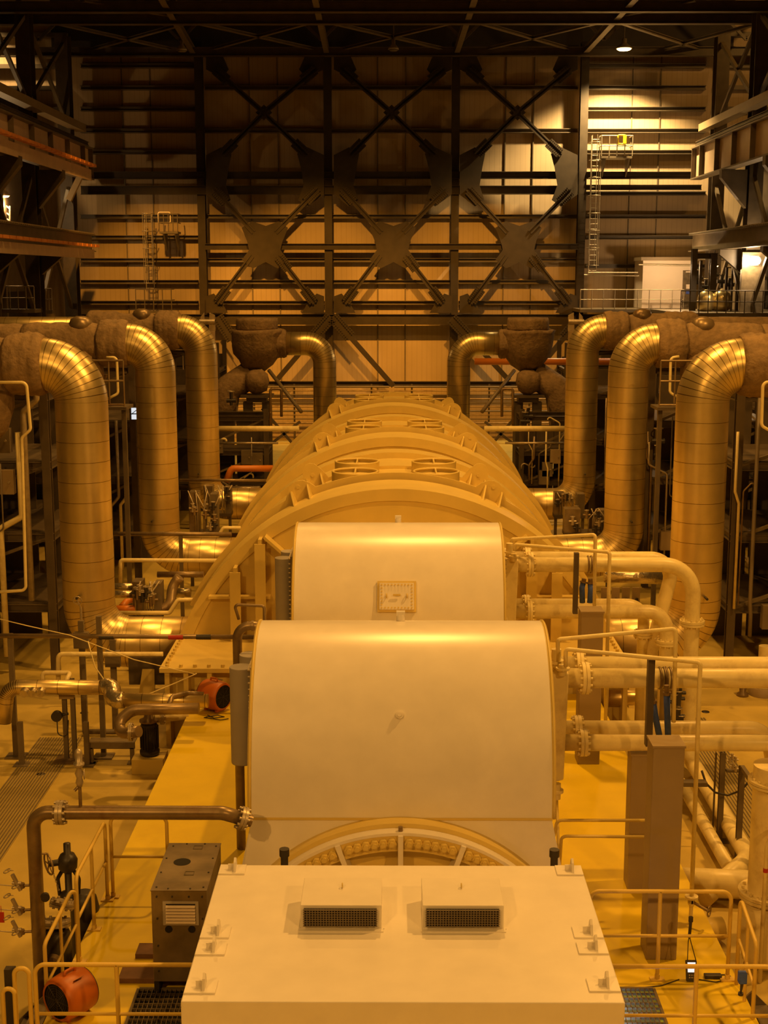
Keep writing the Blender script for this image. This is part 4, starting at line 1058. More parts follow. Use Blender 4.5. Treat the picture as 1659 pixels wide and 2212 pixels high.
for k, (x, y) in enumerate(((1307, 1290), (1330, 1290), (1352, 1290), (1374, 1290))):
    p = PY(x, y, 33.5)
    t = thing('valve_plate', 'dark plate carrying a valve under the right silver pipe, %s of four' % ['first', 'second', 'third', 'last'][k], 'valve', p, 'valve plates on the right')
    MB().bb(p.x - .1, p.x + .1, 33.5, 33.55, p.z - .35, p.z + .25).build('plate', M['greycol'], t)
    MB().cyl((p.x, 33.4, p.z), (p.x, 33.4, p.z - .3), .04, n=8).cyl((p.x - .07, 33.4, p.z - .15), (p.x + .07, 33.4, p.z - .15), .05, n=8).build('valve_body', M['black'], t)
# valve skids on the floor
def skid(lab, px, py, y, w, h, seed):
    rnd = random.Random(seed); p = PY(px, py, y)
    t = thing('valve_skid', lab, 'skid', (p.x, y, ZF))
    MB().bb(p.x - w / 2, p.x - w / 6, y, y + .5, p.z, p.z + h).build('steel_cabinet', M['cabinet'], t)
    MB().bb(p.x + w / 4, p.x + w / 2, y, y + .5, p.z, p.z + h * .95).build('steel_cabinet', M['steel2'], t)
    MB().bb(p.x - w / 2, p.x + w / 2, y - .1, y + .6, p.z - .12, p.z).build('skid_frame', M['steel'], t)
    for s in (-1, 1): MB().bb(p.x + s * w * .45 - .05, p.x + s * w * .45 + .05, y, y + .1, ZF, p.z - .1).build('skid_leg', M['steel'], t)
    for i in range(7):
        x = p.x + w * rnd.uniform(-.45, .45); z = p.z + h * rnd.uniform(.1, .9)
        v = MB().cyl((x, y - .15, z - .12), (x, y - .15, z + .12), .05, n=8).cyl((x - .12, y - .15, z), (x + .12, y - .15, z), .035, n=8).build('small_valve', M[rnd.choice(('black', 'galv', 'rust'))], t)
        MB().torus((x, y - .15, z + .15), (0, 0, 1), .07, .012, 12, 5).build('handwheel', M['galv'], v)
    for i in range(5):
        x = p.x + w * rnd.uniform(-.4, .4)
        MB().pipe([(x, y - .08, p.z), (x, y - .08, p.z + h * .6), (x + rnd.uniform(-.3, .3), y - .08, p.z + h * 1.05)], .02, .08, n=6).build('tubing', M['galv'], t)
skid('dark valve skid between the left steam pipes', 318, 1328, 33, .72, .85, 21)
skid('dark valve skid left of the turbine by the middle left riser', 440, 1150, 42, .9, 1.3, 22)
skid('dark valve skid beyond the middle left run', 470, 1108, 48.5, 1.0, 1.0, 23)
skid('dark valve skid right of the turbine under the middle right run', 1270, 1150, 42, 1.5, .75, 24)
skid('dark valve skid near the farthest right elbow', 1230, 1112, 48, 1.1, .8, 25)
skid('dark instrument skid on the floor at right behind the big cream pipes', 1452, 1570, 24, .3, 1.0, 26)
# bent pale conduits in front of the racks
thin('pale bent conduit loop in front of the left rack, nearest', [(-30, 826, 29.3), (57, 826, 29.3), (66, 928, 29.3), (47, 945, 29.3), (56, 1275, 29.3), (-20, 1280, 29.3)], .035, 'pipepaint', .12)
thin('small pale bent conduit by the middle left steam pipe', [(230, 772, 39), (252, 772, 39), (255, 850, 39), (232, 862, 39)], .04, 'pipepaint', .12)
thin('small pale bent conduit by the middle right steam pipe', [(1467, 770, 39), (1449, 773, 39), (1447, 848, 39), (1472, 862, 39)], .04, 'pipepaint', .12)
thin('pale bent conduit at the right edge below the nearest blanket', [(1700, 822, 29.3), (1648, 826, 29.3), (1645, 920, 29.3), (1690, 945, 29.3)], .035, 'pipepaint', .12)
for s, sd in ((-1, 'left'), (1, 'right')):
    x = 8.3 * s
    t = thing('valve_cage', 'small railed cage platform beside the middle %s blanket' % sd, 'platform', (x, 36.4, 5.3))
    for z in (5.35, 6.0, 6.55): MB().cyl((x - 1.0, 36.4, z), (x + 1.0, 36.4, z), .03, n=8).build('rail', M['rust'], t)
    for k in range(6): MB().cyl((x - 1 + k * .4, 36.4, 5.3), (x - 1 + k * .4, 36.4, 6.55), .025, n=8).build('bar', M['rust'], t)
    MB().bb(x - 1.05, x + 1.05, 36.4, 37.4, 5.2, 5.28).build('deck', M['steel'], t)
    for q in (-.95, .95): MB().bb(x + q - .06, x + q + .06, 36.5, 36.62, ZF, 5.2).build('post', M['steel'], t)
p = PY(289, 893, 41.7)
t = thing('lit_pane', 'small pale blue lit pane glimpsed between the nearest and middle left steam pipes', 'window', p)
MB().bb(p.x - .08, p.x + .08, 41.72, 41.74, p.z - .19, p.z + .17).build('glass', M['window'], t)
MB().bb(p.x - .1, p.x + .1, 41.74, 42.0, p.z - .21, p.z + .19).build('pane_box', M['steel'], t)
MB().bb(p.x - .08, p.x + .08, 41.70, 41.72, p.z - .03, p.z - .0).bar((p.x - .08, 41.71, p.z - .03), (p.x + .08, 41.71, p.z + .1), .02, .02).build('pane_bar', M['steel'], t)

# ================================================================== LEFT FLOOR
# trench gratings
for (xa, lab) in ((-7.15, 'long ribbed trench grating in the floor on the left'), (6.6, 'long ribbed trench grating in the floor on the right')):
    t = thing('trench_grating', lab, 'grating', (xa, 20, ZF))
    w = .95 if xa < 0 else 1.0
    MB().bb(xa - w / 2, xa + w / 2, 8, 27.6 if xa < 0 else 29, ZF, ZF + .012).build('bed', M['trench'], t)
    mb = MB()
    for i in range(16):
        x = xa - w / 2 + w * (i + .5) / 16
        mb.bb(x - .008, x + .008, 8, 27.6 if xa < 0 else 29, ZF + .012, ZF + .022)
    mb.build('ribs', M['steel2'], t)
FY = 26.4
def floor_y(px, py): return PZ(px, py, ZF)
t = flat_run('long thin pipe crossing at left before the nearest steam pipe, carried on two posts', [PY(-60, 1373, 26.4), PY(556, 1376, 26.4)], .048, 'rust')
for px in (20, 213):
    q = PY(px, 1376, 26.4)
    MB().bb(q.x - .05, q.x + .05, 26.42, 26.52, ZF, q.z + (.05 if px < 100 else .42)).bb(q.x - .2, q.x + .2, 26.3, 26.65, ZF, ZF + .03).build('support_post', M['steel2'], t)
for px, m in ((380, 'red'), (230, 'black'), (440, 'black')):
    q = PY(px, 1376, 26.4); MB().cyl(q - V((.15, 0, 0)), q + V((.15, 0, 0)), .055, n=12).build('pipe_band', M[m], t)
t = flat_run('pale bent pipe with two drops under the long thin pipe on the left', [PY(126, 1500, 26.8), PY(126, 1413, 26.8), PY(352, 1413, 26.8)], .05, 'pipepaint', .1)
t = flat_run('silver clad pipe near the floor at left, running right to a crinkled elbow',
         [PY(8, 1560, 26), PY(16, 1484, 26), PY(232, 1485, 26)], .15, 'cladding', .28, seam=.42, n=24, supports=[(PY(40, 1500, 26).x, 26, 0, ZF), (PY(183, 1500, 26).x, 26, 0, ZF)])
for k in range(3):
    q = PY(54 + k * 18, 1492, 25.8); MB().cyl(q, q + V((0, -.12, -.03)), .085, n=18).build('end_cap', M['foil'], t)
flat_run('crinkled foil wrapped elbow joining the two silver pipes at left', [PY(222, 1484, 26), PY(246, 1478, 26), PY(240, 1514, 25.6), PY(268, 1512, 25.6)], .17, 'foil', .2, n=24)
flat_run('silver clad pipe continuing right to the plinth edge', [PY(262, 1512, 25.6), PY(450, 1514, 25.6)], .14, 'cladding', seam=.42, n=24)
flat_run('bent bare pipe rising over the silver pipe near the orange blower', [PY(362, 1530, 25), PY(372, 1505, 25.3), PY(405, 1497, 25.6), PY(440, 1500, 25.6)], .05, 'rust', .15)
flat_run('pale L shaped pipe with short drop above the silver pipe at left', [PY(92, 1475, 26.6), PY(92, 1453, 26.6), PY(152, 1453, 26.6), PY(140, 1476, 26.2)], .05, 'pipepaint', .08)
flat_run('thick grey pipe loop feeding the black pump', [PY(430, 1530, 24.6), PY(285, 1533, 24.6), PY(255, 1560, 24.4), PY(262, 1585, 24.2), PY(300, 1580, 24.0)], .11, 'rust', .3, n=20, fl=[(PY(283, 1581, 24.1), (1, 0, 0))])
t = thing('pump', 'black vertical motor pump on a concrete block, left of the plinth', 'pump', PZ(322, 1680, ZF))
p = PZ(320, 1672, ZF); px_, py_ = p.x, p.y + .25
MB().bb(px_ - .32, px_ + .32, py_ - .3, py_ + .3, ZF, ZF + .32).build('concrete_block', M['concrete'], t, bevel=.01)
MB().lathe((px_, py_, 0), [(.17, ZF + .32), (.2, ZF + .36), (.2, ZF + .42), (.16, ZF + .45), (.165, ZF + .95), (.15, ZF + 1.0), (.05, ZF + 1.04)], 26).build('motor', M['black'], t)
mb = MB()
for i in range(20):
    a = 2 * PI * i / 20; mb.box((px_ + .175 * math.cos(a), py_ + .175 * math.sin(a), ZF + .7), (.03, .008, .46), Matrix.Rotation(a, 3, 'Z'))
mb.build('cooling_fins', M['black'], t)
MB().lathe((px_, py_, 0), [(.19, ZF + 1.02), (.19, ZF + 1.06), (.1, ZF + 1.1), (.08, ZF + 1.25)], 20).build('pump_head', M['rust'], t)
MB().torus((px_ + .02, py_, ZF + 1.36), (0, 0, 1), .16, .014, 22, 6).cyl((px_, py_, ZF + 1.2), (px_, py_, ZF + 1.38), .02, n=8).build('handwheel', M['black'], t)
flat_run('pale pipe stub leaving the pump to the right', [(px_ + .1, py_ + .1, ZF + 1.05), (px_ + .75, py_ + .3, ZF + 1.05)], .09, 'pipepaint', fl=[((px_ + .25, py_ + .14, ZF + 1.05), (1, .25, 0))])
# low cable tray table
a = PZ(192, 1650, ZF); b = PZ(292, 1650, ZF)
t = thing('cable_tray', 'low perforated steel tray on short legs left of the pump', 'tray', (a.x, a.y, ZF))
MB().bb(a.x, b.x, a.y, a.y + .06, ZF + .32, ZF + .46).bb(a.x, b.x, a.y + .06, a.y + .3, ZF + .44, ZF + .46).build('tray_rail', M['steel2'], t)
for x in (a.x + .05, b.x - .06): MB().bb(x - .04, x + .04, a.y, a.y + .08, ZF, ZF + .34).bb(x - .1, x + .1, a.y - .05, a.y + .15, ZF, ZF + .02).build('leg', M['steel2'], t)
flat_run('flat steel channel lying behind the low tray', [PZ(180, 1590, ZF) + V((0, 0, .1)), PZ(290, 1590, ZF) + V((0, 0, .1))], .06, 'steel2', n=4)
# twin posts with a gauge
a = PZ(152, 1642, ZF)
t = thing('post_stand', 'pair of tall dark posts on a floor plate with a small black gauge, left floor', 'stand', (a.x, a.y, ZF))
for dx, h in ((-.07, 1.6), (.1, 1.75)): MB().ibeam((a.x + dx, a.y, ZF), (a.x + dx, a.y, ZF + h), .09, .09, .015, up=(0, 1, 0)).build('post', M['steel2'], t)
MB().bb(a.x - .3, a.x + .3, a.y - .25, a.y + .25, ZF, ZF + .03).build('floor_plate', M['rust'], t)
MB().cyl((a.x - .2, a.y - .1, ZF + 1.0), (a.x - .2, a.y - .2, ZF + 1.0), .11, n=18).cyl((a.x - .2, a.y - .1, ZF + 1.0), (a.x, a.y, ZF + 1.0), .03, n=8).build('gauge', M['black'], t)
MB().pipe([(a.x - .2, a.y - .15, ZF + .95), (a.x - .2, a.y - .15, ZF + .6), (a.x, a.y - .15, ZF + .55), (a.x + .02, a.y - .1, ZF + .9)], .012, .1, n=6).build('cable', M['black'], t)
MB().bb(a.x - .15, a.x + .15, a.y - .12, a.y + .02, ZF + 1.35, ZF + 1.5).build('bracket_box', M['greycol'], t)
# floor support wedge and stand under the nearest left run
for s, sd in ((-1, 'left'), (1, 'right')):
    t = thing('pipe_stand', 'slanted stand under the nearest %s horizontal run' % sd, 'stand', (5.6 * s, 29.7, ZF))
    MB().prism([(5.5 * s, 29.7, ZF), (5.9 * s, 29.7, ZF), (5.75 * s, 29.9, .05), (5.5 * s, 29.9, .05)], (0, .12, 0)).build('stand_plate', M['hood'], t)
    MB().bb(5.05 * s, 6.1 * s, 29.86, 29.92, -.55, .1).build('shoe_plate', M['steel'], t)
for (px, py, lab) in ((244, 1440, 'short thin post left of the nearest run'), (176, 1400, 'dark junction box post before the nearest left riser')):
    q = PY(px, py, 28.0)
    tag(MB().bb(q.x - .06, q.x + .06, 28, 28.1, ZF, q.z + .6).bb(q.x - .16, q.x + .16, 27.95, 28.1, q.z, q.z + .35).build('instrument_post', M['steel2'], None), lab, 'post')
cord = [PY(x, y, 26.0 - .002 * i) for i, (x, y) in enumerate(((190, 1385), (205, 1440), (240, 1490), (285, 1508), (320, 1500), (380, 1475), (425, 1455)))]
tag(MB().sweep(cord, .012, n=6).build('yellow_cord', M['pipepaint'], None), 'thin pale cord sagging below the long thin pipe', 'cord')
tag(MB().sweep([PY(-10, 1335, 26.3), PY(60, 1352, 26.3), PY(150, 1372, 26.3), PY(290, 1425, 26.0), PY(420, 1456, 26.0)], .01, n=6).build('yellow_cord', M['pipepaint'], None), 'thin pale cord stretched from the left edge to the plinth', 'cord')
# sampling valve column standing on the big brown pipe
def gatevalve(lab, base, s=1.0, d=(0, 0, 1), m='galv', cat='valve', grp=None):
    d = V(d).normalized(); a, b = frame_of(d); base = V(base)
    t = thing('needle_valve', lab, cat, base, grp)
    MB().cyl(base, base + d * .12 * s, .02 * s, n=8).cyl(base + d * .12 * s, base + d * .2 * s, .045 * s, n=8).cyl(base + d * .2 * s, base + d * .32 * s, .025 * s, n=8).cyl(base + d * .15 * s - a * .07 * s, base + d * .15 * s + a * .07 * s, .025 * s, n=8).build('body', M[m], t)
    w = base + d * .34 * s
    mb = MB().torus(w, d, .06 * s, .009 * s, 18, 6)
    for k in range(3): mb.bar(w, w + (a * math.cos(k * 2.09) + b * math.sin(k * 2.09)) * .06 * s, .01 * s, .01 * s)
    mb.build('handwheel', M['black'], t)
    return t
PYL = 15.9   # depth of the brown pipe
q = PY(174, 1742, PYL)
t = thing('vent_assembly', 'upright stack of small silver valves on top of the brown pipe', 'valve', q)
zz = q.z
MB().cyl((q.x, PYL, zz - .03), (q.x, PYL, zz + .32), .022, n=10).build('stem_pipe', M['rust'], t)
MB().lathe((q.x, PYL, 0), [(.03, zz + .26), (.05, zz + .32), (.035, zz + .38), (.055, zz + .44), (.03, zz + .5), (.045, zz + .52), (.07, zz + .55), (.07, zz + .57), (.045, zz + .58), (.05, zz + .7), (.04, zz + .74), (.015, zz + .76)], 18).build('valve_stack', M['galv'], t)
MB().torus((q.x + .07, PYL - .03, zz + .44), (1, .2, 0), .06, .008, 16, 6).build('handwheel', M['galv'], t)
MB().cyl((q.x, PYL, zz + .28), (q.x - .06, PYL - .03, zz + .22), .02, n=8).build('drain_nipple', M['rust'], t)

# ================================================================== LEFT FOREGROUND
pts = [PY(78, 2150, PYL), PY(71, 1755, PYL), PY(480, 1755, PYL), PY(524, 1768, PYL + .05)]
pts[0].x = pts[1].x; pts[0].z = ZF + .02
pts[2].z = pts[1].z
t = thing('brown_pipe', 'bare brown steel pipe bending over from a riser to a flange at the generator', 'pipe', (pts[0].x, PYL, ZF))
MB().pipe(pts, .088, .2, n=26, cap=True).build('pipe_body', M['rust'], t)
c = PY(131, 1755, PYL); c.z = pts[1].z
MB().flange(c, (1, 0, 0), .155, .045, 10, .02).build('flange', M['galv'], t)
e = pts[3]; MB().flange(e, e - pts[2], .15, .04, 10, .02).build('flange', M['galv'], t)
MB().cyl(e, e + (e - pts[2]).normalized() * .12, .08, n=16).build('joint_stub', M['rust'], t)
MB().lathe((pts[0].x, PYL, ZF), [(.14, 0), (.14, .03), (.1, .04)], 20).build('base_flange', M['rust'], t)
for k, (py, w) in enumerate(((1905, 'top of the three'), (1958, 'middle of the three'), (2005, 'lowest of the three'))):
    q = PY(58, py + 8, PYL - .02); q2 = PY(35, py, PYL - .1)
    t = thing('sample_valve', 'small tubing valves on the left of the brown riser, %s' % w, 'valve', q)
    MB().cyl((pts[0].x, PYL, q.z), (q.x - .06, PYL - .02, q.z), .018, n=8).cyl(q + V((-.06, 0, -.03)), q + V((-.06, 0, .03)), .035, n=8).build('nipple', M['rust'], t)
    d = V((-.35, -.1, .9)).normalized(); base = q + V((-.1, -.02, 0))
    MB().cyl(base - d * .06, base + d * .18, .028, n=8).cyl(base + d * .05 - V((.06, 0, 0)), base + d * .05 + V((.06, 0, 0)), .022, n=8).build('valve_body', M['galv'], t)
    for f in (.0, .24):
        mb = MB().torus(base + d * (f + .01) + V((-.03, -.03, 0)), d, .045, .007, 16, 6); mb.bar(base + d * f - V((.04, 0, 0)), base + d * f + V((.04, 0, 0)), .008, .008); mb.build('handwheel', M['galv'], t)
    MB().sweep([base, base + V((-.25, 0, .02)), base + V((-.6, .05, .0))], .007, n=6).build('tubing', M['galv'], t)
q = PY(2, 1982, 15.8); tag(MB().bb(q.x - .02, q.x + .04, 15.8, 15.81, q.z - .07, q.z + .07).cyl((q.x, 15.82, q.z), (q.x, 15.82, q.z + .15), .004, n=5).build('red_tag', M['red'], None), 'small dark red tag hanging at the left picture edge', 'tag')
# big gate valve behind the riser
q = PZ(160, 2050, ZF); gx, gy = -4.52, 17.5; ZG = ZF + .15
t = thing('gate_valve', 'big black gate valve with a side handwheel behind the brown riser', 'valve', (gx, gy, ZF))
MB().lathe((gx + .2, gy + .05, 0), [(.2, ZF), (.21, ZG + .1), (.2, ZG + .95), (.17, ZG + 1.1), (.1, ZG + 1.18)], 24).build('valve_bonnet', M['black'], t)
MB().lathe((gx, gy, 0), [(.12, ZG + 1.1), (.13, ZG + 1.18), (.05, ZG + 1.22), (.05, ZG + 1.5)], 18).build('gland', M['black'], t)
for s in (-1, 1): MB().pipe([(gx + s * .06, gy, ZG + 1.55), (gx + s * .15, gy, ZG + 1.4), (gx + s * .13, gy, ZG + 1.15)], .028, .1, n=8).build('yoke_arm', M['black'], t)
MB().lathe((gx, gy, 0), [(.07, ZG + 1.5), (.13, ZG + 1.56), (.14, ZG + 1.68), (.1, ZG + 1.76), (.05, ZG + 1.78), (.05, ZG + 1.92), (.02, ZG + 1.93)], 20).build('gear_head', M['black'], t)
hc = V((gx - .24, gy - .1, ZG + 1.66))
MB().cyl((gx, gy, ZG + 1.66), hc, .045, n=12).build('gear_shaft', M['black'], t)
mb = MB().torus(hc, (1, .75, .1), .15, .014, 28, 8)
for k in range(5):
    a = k * 1.2566; mb.cyl(hc, hc + V((-.6, .8, 0)) * math.cos(a) * .15 + V((0, 0, math.sin(a) * .15)), .009, n=6)
mb.cyl(hc + V((0, 0, .15)), hc + V((-.12, 0, .15)), .014, n=8)
mb.build('handwheel', M['rust'], t)
mb = MB()
for k in range(9): mb.torus((hc.x + .05 + k * .008, gy - .06, ZG + 1.5 - k * .03), (1, 0, 0) if k % 2 else (0, 1, 0), .012, .004, 10, 5)
mb.build('chain', M['galv'], t)
# flanged valve body nearer
fx, fy = -4.42, 16.35; ZH = .42 - .78
t = thing('flanged_valve', 'black bolted valve body with shiny flange faces beside the riser', 'valve', (fx, fy, ZF))
MB().lathe((fx, fy, 0), [(.16, ZF), (.2, ZH + .2), (.2, ZH + .6), (.15, ZH + .72)], 22).build('valve_body', M['black'], t)
MB().flange((fx, fy, ZH + .78), (0, .25, 1), .2, .035, 10, .02).build('flange', M['galv'], t)
MB().flange((fx + .05, fy + .2, ZH + .95), (.2, .3, 1), .17, .035, 10, .02).build('flange', M['galv'], t)
MB().cyl((fx, fy - .15, ZH + .35), (fx, fy - .3, ZH + .35), .1, n=18).build('side_port', M['rust'], t)
MB().cyl((fx - .12, fy, ZH + .85), (fx - .25, fy, ZH + 1.0), .012, n=6).cyl((fx - .3, fy, ZH + .97), (fx - .2, fy, ZH + 1.04), .012, n=6).build('tee_handle', M['galv'], t)
q = PY(97, 1936, PYL - .1)
t = thing('pressure_gauge', 'black round gauge on the right side of the brown riser', 'gauge', q)
MB().cyl(q, q + V((.02, -.05, 0)), .055, n=20).build('dial_case', M['black'], t)
MB().cyl(q, V((pts[0].x, PYL, q.z - .05)), .012, n=6).build('gauge_stem', M['galv'], t)

# control cabinet
cx0, cx1, cy0, cy1, cz = -2.95, -2.27, 14.62, 15.75, 1.38
p0 = PZ(326, 1925, cz); p1 = PZ(446, 1925, cz); p2 = PZ(361, 1823, cz)
cx0, cx1, cy0, cy1 = p0.x, p1.x, p0.y, p2.y
t = thing('control_cabinet', 'steel cabinet with a round hole in its lid and a louvred vent', 'cabinet', (cx0, cy0, 0))
MB().bb(cx0, cx1, cy0, cy1, .18, cz).build('cabinet_body', M['cabinet'], t, bevel=.006)
MB().bb(cx0 - .006, cx1 + .006, cy0 - .006, cy1 + .006, cz, cz + .012).build('lid', M['cabinet'], t)
mb = MB(); w = cx1 - cx0; d = cy1 - cy0
for u, v in ((.08, .05), (.3, .02), (.7, .02), (.93, .05), (.06, .35), (.06, .65), (.94, .35), (.94, .65), (.1, .92), (.35, .97), (.7, .97), (.93, .92)):
    mb.cyl((cx0 + w * u, cy0 + d * v + .01, cz + .01), (cx0 + w * u, cy0 + d * v + .01, cz + .022), .012, n=8)
for u in (.1, .38, .68, .92):
    for v in (.12, .4, .7, .94): mb.cyl((cx0 + w * u, cy0, .18 + 1.2 * v), (cx0 + w * u, cy0 - .012, .18 + 1.2 * v), .012, n=8) if (u < .2 or u > .8 or v > .9) else None
mb.build('rivets', M['black'], t)
MB().cyl((cx0 + w * .38, cy0 + d * .58, cz + .010), (cx0 + w * .38, cy0 + d * .58, cz + .014), .11, n=28).build('round_hole', M['dark'], t)
for v in (.3, .86): MB().bb(cx0 + w * .5, cx0 + w * .68, cy0 + d * v, cy0 + d * v + .012, cz + .012, cz + .018).bb(cx0 + w * .5, cx0 + w * .68, cy0 + d * v + .1, cy0 + d * v + .112, cz + .012, cz + .018).bb(cx0 + w * .5, cx0 + w * .515, cy0 + d * v, cy0 + d * v + .11, cz + .012, cz + .018).bb(cx0 + w * .665, cx0 + w * .68, cy0 + d * v, cy0 + d * v + .11, cz + .012, cz + .018).build('name_frame', M['steel2'], t)
lv = MB().bb(cx0 + .14, cx1 - .10, cy0 - .015, cy0, .94, 1.25).build('vent_frame', M['taupe'], t)
MB().bb(cx0 + .18, cx1 - .14, cy0 - .018, cy0 - .014, .97, 1.22).build('vent_gap', M['dark'], lv)
for k in range(6):
    z = .985 + k * .041; MB().bar((cx0 + .18, cy0 - .03, z), (cx1 - .14, cy0 - .03, z), .034, .005, up=(0, -.6, .8)).build('vent_slat', M['white'], lv)
for u in (.3, .72): MB().cyl((cx0 + w * u, cy0, .88), (cx0 + w * u, cy0 - .01, .88), .045, n=16).build('knockout', M['dark'], t)
for x in (cx0 + .03, cx1 - .03): MB().bb(x - .03, x + .03, cy0 + .02, cy1 - .02, 0, .18).build('cabinet_foot', M['black'], t)
# planks and floor gratings
p = PZ(290, 2125, 0); q = PZ(312, 2075, 0)
for k in range(2):
    y0 = p.y + k * .62
    tag(MB().bb(-3.45 + .1 * k, -2.25, y0, y0 + .3, 0.0, .07).build('wooden_plank', M['wood'], None, bevel=.006), 'dark brown plank on the plinth, %s' % ('nearer the handrail' if not k else 'under the front of the cabinet'), 'plank')
def floor_grate(lab, x0, x1, y0, y1, blue=False):
    t = thing('floor_grating', lab, 'grating', ((x0 + x1) / 2, y0, 0))
    if not blue: MB().bb(x0, x1, y0, y1, .002, .008).build('pit_opening', M['dark'], t)
    mb = MB(); n = int((x1 - x0) / .055)
    for i in range(n + 1): x = x0 + (x1 - x0) * i / n; mb.bb(x - .004, x + .004, y0, y1, .008, .04)
    m = int((y1 - y0) / .11)
    for j in range(m + 1): y = y0 + (y1 - y0) * j / m; mb.bb(x0, x1, y - .005, y + .005, .01, .043)
    mb.build('bars', M['steel2'] if not blue else M['rust'], t)
    MB().bb(x0 - .03, x0, y0, y1, .002, .045).bb(x1, x1 + .03, y0, y1, .002, .045).bb(x0, x1, y1, y1 + .03, .002, .045).build('frame', M['steel2'], t)
p = PZ(275, 2142, 0); q = PZ(300, 2145, 0)
floor_grate('dark bar grating in the plinth at the lower left beside the housing', q.x, -2.05, p.y - 2.2, p.y)
p = PZ(1414, 2137, 0)
floor_grate('bluish bar grating in the plinth at the lower right beside the housing', GP[0], GP[1], GP[2], GP[3], True)

# orange blowers
def blower(lab, c, r, L, axis, rz):
    t = thing('blower_fan', lab, 'fan', (c[0], c[1], c[2] - r))
    d = V((math.cos(rz), math.sin(rz), 0)) if axis != 'Z' else V((0, 0, 1))
    c = V(c); n = 36; prof = [(.86, -.5), (.95, -.5), (.98, -.42), (1.0, -.3), (1.03, 0), (1.0, .3), (.97, .44), (.9, .5), (.8, .5)]
    a, b = frame_of(d); mb = MB(); o = 0
    for (rr, h) in prof:
        mb.v += [c + d * h * L + (a * math.cos(2 * PI * i / n) + b * math.sin(2 * PI * i / n)) * rr * r for i in range(n)]
    for k in range(len(prof) - 1):
        for i in range(n): mb.smooth.add(len(mb.f)); mb.f.append([k * n + i, k * n + (i + 1) % n, (k + 1) * n + (i + 1) % n, (k + 1) * n + i])
    mb.build('housing', M['orange'], t)
    for s in (-1, 1):
        e = c + d * s * L * .5
        MB().cyl(e - d * s * .06, e - d * s * .03, r * .9, n=32).build('dark_intake', M['dark'], t)
        g = MB()
        for k in range(7): g.torus(e - d * s * .01, d, r * (.12 + k * .115), .003, 28, 5)
        for k in range(8): g.cyl(e - d * s * .01, e - d * s * .01 + (a * math.cos(k * PI / 4) + b * math.sin(k * PI / 4)) * r * .86, .004, n=5)
        g.build('guard_grille', M['black'], t)
    MB().torus(c - d * L * .49, d, r * .93, r * .035, 36, 6).build('rim', M['black'], t)
    for s in (-1, 1): MB().box(c + V((0, 0, -r * .98)) + d * s * L * .3, (r * .9, .05, .05), Matrix.Rotation(rz + PI / 2, 3, 'Z')).build('foot', M['orange'], t)
    MB().pipe([c + V((0, 0, r * .98)) - d * L * .18, c + V((0, 0, r * 1.18)) - d * L * .18, c + V((0, 0, r * 1.18)) + d * L * .18, c + V((0, 0, r * .98)) + d * L * .18], .018, .03, n=8).build('carry_handle', M['orange'], t)
    side = d.cross(V((0, 0, 1)))
    MB().box(c + (side * -.5 + V((0, 0, .86))).normalized() * r * 1.02, (L * .3, .004, r * .3), Matrix.Rotation(rz, 3, 'Z') @ Matrix.Rotation(-.95, 3, 'X')).build('label_patch', M['rust'], t)
    return t
p = PZ(462, 1540, 0)
bl = blower('orange drum blower standing on the plinth left of the second cooler', (p.x, p.y + .15, .34), .30, .50, 'X', -0.6)
tag(MB().sweep([V((p.x - .1, p.y - .2, .02)), V((p.x + .05, p.y - .38, .02)), V((p.x + .25, p.y - .3, .02)), V((p.x + .1, p.y - .2, .02)), V((p.x - .15, p.y - .35, .02)), V((p.x + .2, p.y - .5, .02)), V((p.x + .35, p.y - .42, .02))], .01, n=6).build('power_cord', M['black'], None), 'black coiled power cord in front of the farther orange blower', 'cord')
p = PZ(150, 2195, 0)
blower('big orange drum blower behind the handrail in the lower left corner', (PY(152, 2140, 14.85).x, 14.85, .27), .27, .44, 'X', PI + .95)
# bent brown pipe loop beside the cooler
t = thing('bent_pipe', 'brown bent pipe rising beside the foreground left cooler with a small square loop on top', 'pipe', PY(512, 1640, 19.0))
a = PY(575, 1352, 19.6); b = PY(512, 1352, 19.6); c = PY(516, 1640, 19.6)
MB().pipe([a, b, V((b.x, 19.6, .02))], .072, .2, n=18).build('pipe_body', M['rust'], t)
MB().cyl(a.lerp(b, .42), a.lerp(b, .5), .085, n=16).build('pipe_collar', M['rust'], t)
MB().pipe([PY(516, 1338, 19.6), PY(506, 1306, 19.6), PY(571, 1309, 19.6), PY(571, 1345, 19.6)], .024, .05, n=10).build('small_loop', M['rust'], t)

# ================================================================== HANDRAILS
def handrail(lab, pts, h=1.2, r=.026, mid=True, feet=True, m='rail', posts=None, drop=(True, True)):
    """pts: base points; the top rail turns down into the end posts"""
    t = thing('handrail', lab, 'railing', V(pts[0]))
    up = V((0, 0, h)); P = [V(p) for p in pts]
    line = ([P[0]] if drop[0] else []) + [p + up for p in P] + ([P[-1]] if drop[1] else [])
    MB().pipe(line, r, .12, n=10).build('top_rail', M[m], t)
    if mid: MB().pipe([p + up * .5 for p in P], r * .8, .08, n=10).build('mid_rail', M[m], t)
    inner = posts if posts is not None else [p for p in P[1:-1]]
    for p in inner: MB().cyl(p, V(p) + up, r, n=10).build('post', M[m], t)
    if feet:
        for p in ([P[0]] if drop[0] else []) + list(inner) + ([P[-1]] if drop[1] else []):
            p = V(p); MB().bb(p.x - .09, p.x + .09, p.y - .05, p.y + .05, p.z, p.z + .02).cyl(p, p + V((0, 0, .08)), r * 1.3, n=10).build('foot_plate', M[m], t)
    return t
yr = 13.85
handrail('front handrail on the plinth at lower right, crossing the bluish grating', [(2.28, yr, 0), (4.3, yr, 0)], posts=[(3.42, yr, 0)], drop=(False, True))
